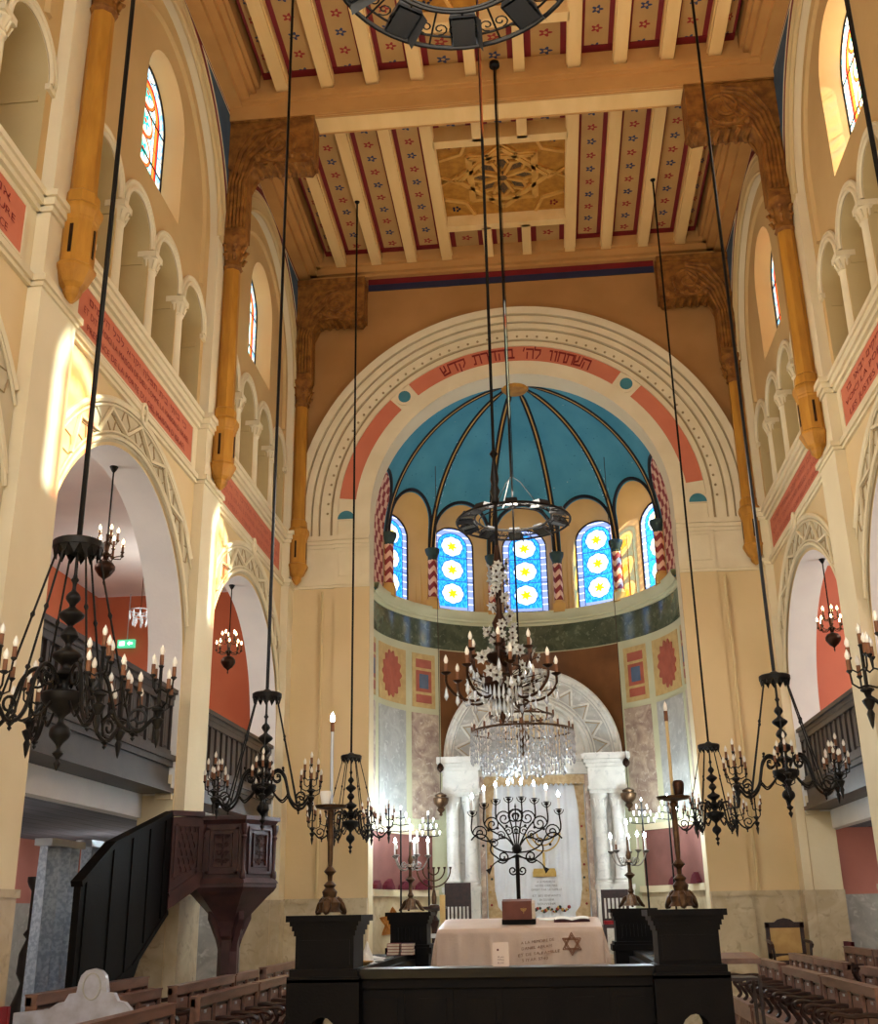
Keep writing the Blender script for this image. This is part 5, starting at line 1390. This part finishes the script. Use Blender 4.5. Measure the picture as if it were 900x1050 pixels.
# light wooden stand left of the table
ws = thing('wooden_stand', 'pale wooden post stand with two crossboards left of the draped table', 'stand', (-1.02, -3.55, .0))
MB().box(-.03, -.02, 0, .03, .02, 1.84).build('post', M['cane'], ws)
for z in (1.28, 1.38): MB().box(-.16, -.05, z, .2, .03, z + .045).build('crossboard', M['paper'], ws)
MB().box(-.15, -.12, 0, .15, .12, .05).build('foot', M['cane'], ws)
st = thing('star_ornament', 'gilded six-pointed wooden star standing left of the rear pedestal', 'ornament', (-2.12, .45, 1.0))
pts = [((.25 if k % 2 == 0 else .145) * cos(R(30 * k + 90 + 8)), .5 + (.25 if k % 2 == 0 else .145) * sin(R(30 * k + 90 + 8))) for k in range(12)]
m = MB().prism(pts, lambda a, b, d: (a, d, b), -.02, .02)
for o_ in (98, 278):
    Q = [(.22 * cos(R(o_ + 120 * i)), .5 + .22 * sin(R(o_ + 120 * i))) for i in range(3)]
    for i in range(3): m.bar((Q[i][0], -.03, Q[i][1]), (Q[(i + 1) % 3][0], -.03, Q[(i + 1) % 3][1]), .035, .02, up=(0, 1, 0))
m.build('star', M['goldleaf'], st); MB().box(-.03, -.02, 0, .03, .02, .34).box(-.12, -.08, 0, .12, .08, .03).build('foot', M['goldleaf'], st)

# ------------------------------------------------------------------ pulpit
pu = thing('pulpit', 'carved dark red wooden pulpit on a column with staircase, left of the platform', 'pulpit', (-3.15, -4.78, 0))
N6 = 6
def hexpts(r): return [(r * cos(R(60 * i)), r * sin(R(60 * i))) for i in range(N6)]
b = MB()
for z0, z1, r0, r1 in ((1.93, 1.97, .49, .49), (1.97, 2.02, .51, .47), (2.02, 2.56, .445, .445), (2.56, 2.60, .46, .49), (2.60, 2.64, .51, .51)):
    b.lathe([(.01, z0), (r0, z0), (r1, z1), (.01, z1)], (0, 0, 0), 6, rot=0, smooth=False)
b.build('hexagonal_box', M['rosewood'], pu)
H = hexpts(.45)
for i in range(N6):
    p, q = Vector((*H[i], 0)), Vector((*H[(i + 1) % N6], 0)); d = (q - p).normalized(); nrm = Vector((d.y, -d.x, 0)); c = (p + q) / 2 - nrm * .0
    if nrm.dot(Vector((c.x, c.y, 0))) < 0: nrm = -nrm
    m = MB(); F3 = lambda a, z, t: c + d * a + nrm * (t - .028) + Vector((0, 0, z))
    def pb(a0, a1, z0, z1, t, mt=0): m.add([F3(a0, z0, 0), F3(a1, z0, 0), F3(a1, z1, 0), F3(a0, z1, 0), F3(a0, z0, t), F3(a1, z0, t), F3(a1, z1, t), F3(a0, z1, t)], [(3, 2, 1, 0), (4, 5, 6, 7), (0, 1, 5, 4), (1, 2, 6, 5), (2, 3, 7, 6), (3, 0, 4, 7)], mt)
    for a0, a1, z0, z1 in ((-.17, -.14, 2.06, 2.53), (.14, .17, 2.06, 2.53), (-.17, .17, 2.06, 2.09), (-.17, .17, 2.50, 2.53), (-.105, -.09, 2.13, 2.47), (.09, .105, 2.13, 2.47), (-.105, .105, 2.13, 2.145), (-.105, .105, 2.455, 2.47)): pb(a0, a1, z0, z1, .05)
    for j in range(4):
        z = 2.17 + .08 * j
        for sg in (-1, 1):
            m.tube([F3(sg * (.04 + x * 1.3), z + zz + .02, .035) for x, zz in spiral(0, 0, .026, .006, 0, 1.3, 12)], .006, 4)
        m.tube([F3(0, z - .03, .035), F3(.012, z + .02, .04), F3(0, z + .05, .035), F3(-.012, z + .02, .04)], .008, 5, closed=True)
    m.build('carved_panel', M['rosewood'], pu)
    x, y = H[i]; k = 1.0
    MB().lathe([(.02, 2.0), (.035, 2.02), (.035, 2.08), (.02, 2.1), (.022, 2.4), (.035, 2.43), (.02, 2.45), (.04, 2.5), (.045, 2.56)], (x * k, y * k, 0), 8).build('corner_post', M['rosewood'], pu)
MB().lathe([(.49, 1.93), (.46, 1.89), (.40, 1.84), (.24, 1.68), (.17, 1.60), (.14, 1.5)], (0, 0, 0), 6, rot=0, smooth=False).build('tapered_underside', M['rosewood'], pu)
cm = MB().lathe([(.2, 0), (.2, .2), (.14, .26), (.115, .3), (.11, 1.42), (.14, 1.46), (.15, 1.52)], (0, 0, 0), 8, rot=pi / 8, smooth=False)
for k in range(4):
    a = pi / 4 + k * pi / 2; cm.prism([(.10, 1.3), (.14, 1.42), (.24, 1.62), (.24, 1.70), (.10, 1.58)], lambda u, z, d: (u * cos(a) - d * sin(a), u * sin(a) + d * cos(a), z), -.03, .03)
cm.build('support_column', M['rosewood'], pu)
SX = -3.65 + 3.15; oy = 4.78
sp = MB(); Yl = lambda y: y + oy
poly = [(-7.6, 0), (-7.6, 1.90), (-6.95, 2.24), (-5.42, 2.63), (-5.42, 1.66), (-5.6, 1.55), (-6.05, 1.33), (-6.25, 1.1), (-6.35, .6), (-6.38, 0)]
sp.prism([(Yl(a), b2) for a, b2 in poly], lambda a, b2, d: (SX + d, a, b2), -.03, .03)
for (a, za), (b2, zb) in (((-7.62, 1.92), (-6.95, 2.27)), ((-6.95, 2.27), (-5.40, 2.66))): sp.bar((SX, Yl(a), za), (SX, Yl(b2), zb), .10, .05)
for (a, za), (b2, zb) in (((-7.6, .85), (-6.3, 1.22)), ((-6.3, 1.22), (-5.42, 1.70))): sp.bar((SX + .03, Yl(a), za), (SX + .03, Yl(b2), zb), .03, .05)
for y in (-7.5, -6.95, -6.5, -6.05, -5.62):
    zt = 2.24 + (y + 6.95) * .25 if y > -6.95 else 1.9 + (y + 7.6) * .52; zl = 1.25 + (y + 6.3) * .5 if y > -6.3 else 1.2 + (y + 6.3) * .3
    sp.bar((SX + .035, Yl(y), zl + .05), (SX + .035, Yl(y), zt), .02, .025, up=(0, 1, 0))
sp.build('stair_parapet', M['ebony'], pu)  # near-black colour carries the shade on this side of the stair
for i in range(3, 9):
    MB().box(SX - .45, Yl(-7.5 + i * .27), i * .25 + .05, SX - .03, Yl(-7.5 + (i + 1) * .27), i * .25 + .2).build('step', M['walnut'], pu)
ld = MB(); A0 = Vector((SX + .02, Yl(-5.42), 0)); A1 = Vector((-.235, -.40, 0)); dd = (A1 - A0); n_ = Vector((dd.y, -dd.x, 0)).normalized()
if n_.x < 0: n_ = -n_
def lp(t, z, o_): return A0 + dd * t + Vector((0, 0, z)) + n_ * o_
zb_, zt_ = (lambda t: 1.72 + .22 * t), (lambda t: 2.62 + .02 * t)
ld.add([lp(0, zb_(0), 0), lp(1, zb_(1), 0), lp(1, zt_(1), 0), lp(0, zt_(0), 0), lp(0, zb_(0), .04), lp(1, zb_(1), .04), lp(1, zt_(1), .04), lp(0, zt_(0), .04)], [(3, 2, 1, 0), (4, 5, 6, 7), (0, 1, 5, 4), (1, 2, 6, 5), (2, 3, 7, 6), (3, 0, 4, 7)])
ld.bar(lp(-.05, 2.66, .02), lp(1, 2.66, .02), .1, .05); ld.bar(lp(0, 1.86, .045), lp(1, 2.08, .045), .03, .04)
for t0, t1 in ((.12, .12), (.88, .88)): ld.bar(lp(t0, 2.02, .05), lp(t1, 2.54, .05), .03, .02, up=n_)
ld.bar(lp(.12, 2.54, .05), lp(.88, 2.54, .05), .03, .02); ld.bar(lp(.12, 2.02, .05), lp(.88, 2.12, .05), .03, .02)
for i in range(4):
    for j in range(6):
        t = .2 + .16 * i + .08 * (j % 2); z = 2.08 + .08 * j
        ld.bar(lp(t, z, .05), lp(t, z + .05, .05), .02, .016, up=n_); ld.bar(lp(t - .06, z + .05, .05), lp(t + .06, z + .05, .05), .016, .016)
ld.build('landing_panel', M['rosewood'], pu)

# ------------------------------------------------------------------ pews
def pew(n, pitch, top, depth=.38, arm=.19, seat=.44):
    """local: length along y from 0, sitter faces +x"""
    L = n * pitch; o = thing('pew', '', 'pew')
    b = MB().box(-.05, 0, .1, -.01, L, top - .02)
    b.box(-.055, .0, top - .075, .03, L, top - .012); b.box(-.06, .0, top - .012, .04, L, top)
    for i in range(n + 1): b.box(-.015, max(0, i * pitch - .025), top - .5, .03, min(L, i * pitch + .025), top - .07)
    b.box(-.015, 0, top - .42, .03, L, top - .36)
    for i in range(n):
        b.box(-.012, i * pitch + .05, top - .33, .002, (i + 1) * pitch - .05, top - .11)
    for i in range(n):
        for q in (i * pitch + .028, (i + 1) * pitch - .044): b.box(-.012, q, top - .36, .006, q + .016, top - .08, 1)
        b.box(-.012, i * pitch + .03, top - .095, .006, (i + 1) * pitch - .03, top - .078, 1)
    b.build('backrest', [M['pew'], M['pew_arm']], o)
    for i in range(n):
        y = (i + .5) * pitch
        MB().box(.0, y - .03, top - .135, .008, y + .03, top - .112).build('number_plate', M['white_metal'], o)
    zs = top - seat
    MB().box(-.02, 0, zs - .04, depth, L, zs).build('seat', M['pew'], o)
    f = MB().box(depth - .03, 0, zs - .16, depth, L, zs - .04)
    f.box(depth - .04, 0, zs - .005, depth + .015, L, zs + .02)
    f.build('front_rail', M['pew'], o)
    lg = MB()
    for i in range(n + 1):
        y = min(L - .03, max(.0, i * pitch - .02)); lg.box(depth - .05, y, 0, depth - .01, y + .04, zs - .04); lg.box(-.05, y, 0, .0, y + .04, .12)
        for q in (.33, .66):
            if i < n: lg.box(depth - .035, y + q * pitch, .04, depth - .015, y + q * pitch + .03, zs - .16)
    lg.build('leg', M['pew'], o)
    za = top - arm
    for i in range(n + 1):
        y = i * pitch
        path = [(0, za - .01), (.1, za), (.22, za - .01), (.32, za + .005), (.37, za - .005), (.385, za - .03), (.365, za - .05), (.335, za - .045)]
        k = depth / .38
        a = MB().tube(sm([(x * k, y, z) for x, z in path], 3), .02, 7)
        a.tube(sm([(.30 * k, y, za - .01), (.33 * k, y, za - .08), (.29 * k, y, za - .14), (.26 * k, y, za - .2), (.30 * k, y, zs)], 4), .02, 7)
        a.build('armrest', M['pew_arm'], o)
    return o
def side_pew(s, X, y0, n, pitch, top, lab, depth=.38, **k):
    o = pew(n, pitch, top, depth, **k)
    if s < 0: o.location = (X, y0 + n * pitch, 0); o.rotation_euler = (0, 0, 0); o.location = (X, y0, 0)
    else: o.location = (X, y0 + n * pitch, 0); o.rotation_euler = (0, 0, pi)
    tag(o, lab, 'pew', 'wooden pews facing the middle of the hall')
side_pew(-1, -2.62, -9.95, 4, .46, 1.05, 'left front-row pew with five armrests, nearest the viewer, below the iron chandelier')
side_pew(-1, -2.62, -7.50, 4, .46, 1.05, 'left front-row pew of four seats, middle one beside the platform')
side_pew(-1, -2.62, -5.60, 3, .46, 1.05, 'left front-row pew of three seats reaching behind the black platform')
side_pew(-1, -3.06, -8.15, 2, .5, 1.10, 'left second-row pew of two seats behind the crested bench end', .34)
side_pew(-1, -3.06, -6.75, 4, .46, 1.09, 'left second-row pew of four seats below the pulpit stairs', .34)
side_pew(-1, -3.06, -4.86, 2, .46, 1.09, 'left second-row pew of two seats below the pulpit', .34)
side_pew(-1, -3.06, -3.6, 4, .46, 1.10, 'left second-row pew of four seats farthest from the viewer by the apse arch', .34)
side_pew(-1, -3.46, -8.65, 5, .46, 1.15, 'left third-row pew in front of the blue curtains', .3)
side_pew(1, 2.70, -3.45, 3, .46, 1.07, 'right front-row pew of three seats farthest from the viewer')
side_pew(1, 2.70, -5.45, 4, .455, 1.05, 'right front-row pew of four seats, middle one with glinting number plates')
side_pew(1, 2.70, -7.36, 4, .455, 1.05, 'right front-row pew of four seats nearest the viewer')
side_pew(1, 3.2, -2.85, 4, .35, 1.10, 'right second-row pew of four seats beside the armchair', .3)
side_pew(1, 3.2, -4.27, 4, .35, 1.10, 'right second-row pew of four seats, second from the armchair', .3)
side_pew(1, 3.2, -6.8, 4, .46, 1.10, 'right second-row pew cut by the right edge of the photo', .3)
side_pew(1, 3.95, -4.0, 3, .46, 1.16, 'right third-row pew at the side aisle, nearer the viewer', .3)
side_pew(1, 3.95, -2.55, 3, .46, 1.16, 'right third-row pew at the side aisle, farther from the viewer', .3)
# crested bench end
cb = thing('crested_bench', 'bench coloured silvery grey for its sheen, with a carved crest and oval medallion at lower left', 'bench', (-2.98, -8.75, 0))
m = MB()
poly = [(-.55, 0), (.29, 0), (.29, 1.05), (.24, 1.10), (.19, 1.11), (.16, 1.16), (.11, 1.165), (.10, 1.23)] + [(.10 * cos(t), 1.23 + .09 * sin(t)) for t in (.5, 1.0, 1.57, 2.1, 2.6)] + [(-.10, 1.23), (-.11, 1.165), (-.16, 1.16), (-.19, 1.11), (-.24, 1.10), (-.3, 1.06), (-.42, 1.05), (-.55, 1.04)]
m.prism(poly, lambda a, b, d: (a, d, b), -.03, .03)
grey = mottled('silvery_sheen_wood', (186, 190, 204), (160, 158, 168), 9, .35, spec=.8)  # bluish white sheen put into the wood's base colour
m.build('crested_back', grey, cb)
MB().tube([(.062 * cos(t), -.035, 1.205 + .085 * sin(t)) for t in [i * pi / 12 for i in range(24)]], .006, 5, closed=True).build('oval_moulding', M['marble_grey'], cb)
q = MB()
for i in range(2): q.box(-.5 + .4 * i, -.045, .62, -.14 + .4 * i, -.028, .96)
q.build('raised_panel', grey, cb)
MB().box(-.55, -.42, .40, .29, 0, .44).box(-.55, -.42, 0, -.51, -.02, .4).box(.25, -.42, 0, .29, -.02, .4).build('seat', M['pew'], cb)

# ------------------------------------------------------------------ chairs and small furniture
def armchair(loc, rz, lab, seat_m, wood, back_open=True):
    o = thing('armchair', lab, 'armchair', loc, rz)          # sitter faces -y
    b = MB()
    for s in (-1, 1): b.box(s * .30, .20, 0, s * .24, .26, 1.0)
    b.box(-.3, .2, .50, .3, .25, .56); b.prism([(-.31, .92), (.31, .92), (.31, 1.0), (.16, 1.0), (.1, 1.04), (0, 1.06), (-.1, 1.04), (-.16, 1.0), (-.31, 1.0)], lambda a, z, d: (a, d, z), .2, .26)
    b.build('back_frame', wood, o)
    MB().box(-.24, .215, .56, .24, .24, .92).build('back_cushion', seat_m, o)
    MB().box(-.29, -.28, .42, .29, .22, .48).build('seat_frame', wood, o)
    MB().grid(8, 8, lambda a, b2: (-.26 + .52 * a, -.27 + .46 * b2, .48 + .06 * (1 - (2 * a - 1) ** 4) * (1 - (2 * b2 - 1) ** 4))).build('seat_cushion', seat_m, o)
    for s in (-1, 1):
        MB().tube([(s * .29, .22, .74), (s * .3, .0, .73), (s * .31, -.2, .72), (s * .31, -.27, .69), (s * .3, -.25, .66)], .025, 7).tube([(s * .3, -.2, .7), (s * .29, -.23, .6), (s * .28, -.2, .46)], .022, 7).build('armrest', wood, o)
        MB().box(s * .29, -.28, 0, s * .24, -.23, .42).build('leg', wood, o)
    return o
ac_ = armchair((3.36, -.55, .55), .0, 'dark armchair with beige upholstery against the right of the back wall', M['cane'], M['walnut']); ac_.scale = (.84, .84, .9)
def chair(loc, rz, lab, seat_m, wood, top=1.02, panel=False):
    o = thing('chair', lab, 'chair', loc, rz)
    b = MB()
    for s in (-1, 1): b.box(s * .2, .18, 0, s * .16, .22, top)
    if panel: b.box(-.2, .175, top - .34, .2, .215, top)
    else: b.box(-.2, .175, top - .12, .2, .22, top)
    for i in range(5): b.box(-.12 + .06 * i - .012, .185, .5, -.12 + .06 * i + .012, .21, top - .1)
    b.box(-.2, .18, .48, .2, .22, .53); b.build('backrest', wood, o)
    MB().box(-.21, -.22, .40, .21, .2, .45).build('seat_frame', wood, o)
    MB().box(-.19, -.21, .45, .19, .16, .50).build('seat_cushion', seat_m, o)
    for s in (-1, 1): MB().box(s * .2, -.2, 0, s * .16, -.16, .4).build('leg', wood, o)
chair((-1.2, .55, 1.0), 0, 'dark wooden chair with slatted back left of the ark', M['walnut'], M['walnut'], 1.07, True)
chair((1.14, .4, 1.0), 0, 'dark chair with red seat right of the ark', M['redcloth'], M['walnut'], .93)
chair((4.3, -.72, .0), pi / 2, 'wine red chair in the right aisle by the grey wainscot', M['wine'], M['wine'], 1.2, True)
chair((-3.67, -9.2, 0), -pi / 2, 'bright red chair cut by the lower left corner of the photo', M['redcloth'], M['redcloth'], 1.10, True)
for i, (t, lab) in enumerate(((-84, 'red cushion on the left apse ledge, first beside the arch'), (-72, 'red cushion on the left apse ledge, second from the arch'), (-60, 'red cushion on the left apse ledge, third from the arch'), (-50, 'red cushion on the left apse ledge nearest the ark'), (62, 'red cushion on the right apse ledge nearest the ark'), (78, 'red cushion on the right apse ledge beside the arch'))):
    x, y, _ = CY(R(t) * RA, 0, -.07)
    m = MB().prism([(-.16, 0), (.16, 0), (.15, .05), (.05, .13 + .03 * (i % 2)), (-.06, .12), (-.14, .06)], lambda a, b, d: (a, d, b), -.035, .035)
    tag(m.build('red_cushion', M['wine'], None, (x, y, 2.001), (0, 0, R(-t))), lab, 'cushion', 'red cushions on the apse ledge')
ld = thing('reading_desk', 'small slanted brown reading desk on thin dark legs right of the platform', 'desk', (1.66, -7.3, 0))
MB().prism([(-.2, 1.24), (.2, 1.27), (.2, 1.31), (-.2, 1.28)], lambda a, b, d: (d, a, b), -.16, .16).build('desk_top', M['pew'], ld)
MB().box(-.14, -.16, 1.12, .14, .16, 1.14).build('shelf', M['walnut'], ld)
for sx in (-1, 1):
    for sy in (-1, 1): MB().box(sx * .14 - .012, sy * .15 - .012, 0, sx * .14 + .012, sy * .15 + .012, 1.15).build('leg', M['walnut'], ld)
MB().box(-.14, -.01, .3, .14, .01, .33).build('stretcher', M['walnut'], ld)
# curtained frame in the left aisle
def drape(x0, x1, name, lab, y, top, seed):
    o = thing(name, lab, 'curtain', (-4.75, y, 0), 0, 'blue-grey curtains in the left aisle')
    random.seed(seed); p = random.uniform(0, 6)
    fold = lambda b, z: .075 * sin(b * 27 + p + .4 * z) + .02 * sin(b * 61 + p)
    MB().grid(60, 10, lambda a, b: (fold(x0 + (x1 - x0) * a, b * top), (x0 + (x1 - x0) * a) * (1 - .10 * (b - .5)) - .08 * (1 - b), .05 + (top - .05) * b)).build('draped_cloth', M['curtain'], o)
    MB().box(-.09, x0 - .05, top, .09, x1 + .06, top + .07).build('pelmet_board', M['white_metal'], o)
    MB().box(-.11, (x0 + x1) / 2 - .03, 0, -.08, (x0 + x1) / 2 + .03, top).build('frame_post', M['white_metal'], o)
drape(-.42, .30, 'curtain_screen', 'wide blue-grey damask curtain under a pale board in the left aisle', -5.45, 2.34, 1)
drape(-.16, .22, 'curtain_screen', 'narrow blue-grey damask curtain right of the wide one, by the stairs', -4.72, 2.38, 2)
pc = thing('carved_post', 'tall turned dark candle post in the left aisle beside the curtain', 'post', (-5.5, -4.35, 0))
MB().lathe([(.15, 0), (.15, .1), (.1, .2), (.16, .4), (.18, .7), (.1, .9), (.07, 1.0), (.12, 1.1), (.11, 1.3), (.07, 1.4), (.05, 1.45), (.09, 1.5), (.05, 1.55), (.045, 1.95), (.08, 2.0), (.1, 2.05), (.1, 2.1)], (0, 0, 0), 14).build('turned_shaft', M['gallery_wood'], pc)
# signs
ex = thing('exit_sign', 'small glowing green exit sign above the door in the left gallery', 'sign', (-6.38, -.09, 5.72))
MB().box(-.14, -.02, 0, .14, .04, .13).build('sign_box', M['exit_green'], ex)
q = MB().box(-.11, -.026, .03, -.02, -.021, .10).prism([(.02, .065), (.06, .10), (.06, .08), (.11, .08), (.11, .05), (.06, .05), (.06, .03)], lambda a, b, d: (a, d, b), -.026, -.021); q.build('pictogram', M['exit_white'], ex)
MB().tube([(0, .02, .13), (0, .02, .9)], .01, 5).build('hanger', M['white_metal'], ex)
struct(MB().box(-6.5, -.05, 2.95, -5.75, -.0, 5.15).build('door_1', M['beige']))
fs = MB().box(-.08, -.012, 0, .08, .0, .22, 0).box(-.05, -.016, .05, .05, -.011, .17, 1)
tag(fs.build('fire_sign', [M['paper'], M['red_plate']], None, (5.55, -.021, 1.5)), 'small red and white sign on the grey wainscot of the right aisle', 'sign')
# ------------------------------------------------------------------ light and camera
wd = bpy.data.worlds.new('World'); SC.world = wd; wd.use_nodes = True
bg = wd.node_tree.nodes['Background']; bg.inputs[0].default_value = (.86, .93, 1.0, 1); bg.inputs[1].default_value = 3.4
def light(kind, name, loc, energy, col, size=None, rot=None, **k):
    l = bpy.data.lights.new(name, kind); l.energy = energy; l.color = col
    if kind == 'AREA': l.shape = 'RECTANGLE'; l.size, l.size_y = size
    elif size: l.shadow_soft_size = size
    for a, b in k.items(): setattr(l, a, b)
    o = bpy.data.objects.new(name, l); COL.objects.link(o); o.location = loc
    if rot: o.rotation_euler = rot
    return o
sd = Vector((-7.55, 2.72, -4.45)).normalized()
# unseen block added outside the right wall: it keeps the sun off the window next to the apse
struct(MB().box(5.2, -3.4, 6.7, 5.9, -1.95, 14).lathe([(.75, 14), (.7, 14.2), (.01, 15.2)], (5.55, -2.7, 0), 8).build('wall_sun_block', M['beige']))
su = light('SUN', 'sun', (12, -8, 16), 42, (1, .9, .72)); su.data.angle = R(1.0); su.rotation_euler = sd.to_track_quat('-Z', 'Y').to_euler()
light('AREA', 'rear_fill', (0, REAR + .05, 7.5), 80, (1, .95, .86), (5.0, 6.4), (R(90), 0, 0))  # fill lamp added at the unseen back of the nave
for s in (-1, 1):
    for k in (0, 1, 2):
        light('POINT', 'gallery_lamp', (s * 5.3, YB(k), 5.6), 62 if s > 0 else 40, (1, .93, .84), .25)
        light('POINT', 'aisle_fill', (s * 5.6, YB(k), 2.0), 20 if s > 0 else 14, (1, .9, .8), .2)  # fill lights added to brighten the aisles
for x, y, z, e in ((-1.33, -4.0, 2.75, 30), (1.09, -4.0, 2.75, 30), (-.12, -4.2, 2.95, 30), (-1.85, .75, 3.05, 70), (1.85, .75, 3.05, 70)):
    light('POINT', 'candelabrum_glow', (x, y, z), e, (.76, .91, 1.0), .12)
for x, y, e in ((0, -4.9, 240), (0, -12.6, 60)):
    light('POINT', 'hoop_fill', (x, y, 6.25), e, (1, .91, .76), .5)  # nave fill added at the hoops; the floodlights themselves are unlit
cd = bpy.data.cameras.new('camera'); cam = bpy.data.objects.new('camera', cd); COL.objects.link(cam); SC.camera = cam
F_, YAW, PITCH, ROLL = 1130.786, .0936, .3484, -.0174
fw = Vector((-sin(YAW) * cos(PITCH), cos(YAW) * cos(PITCH), sin(PITCH))); rt = Vector((cos(YAW), sin(YAW), 0)); up_ = rt.cross(fw)
r2 = rt * cos(ROLL) + up_ * sin(ROLL); u2 = up_ * cos(ROLL) - rt * sin(ROLL)
cam.matrix_world = Matrix(((r2.x, u2.x, -fw.x, .2683), (r2.y, u2.y, -fw.y, -16.8622), (r2.z, u2.z, -fw.z, 1.65), (0, 0, 0, 1)))
cd.sensor_fit = 'HORIZONTAL'; cd.sensor_width = 36; cd.lens = F_ / 900 * 36; cd.clip_end = 200
SC.view_settings.view_transform = 'Standard'; SC.view_settings.look = 'None'; SC.view_settings.gamma = 1; SC.view_settings.exposure = 0.0
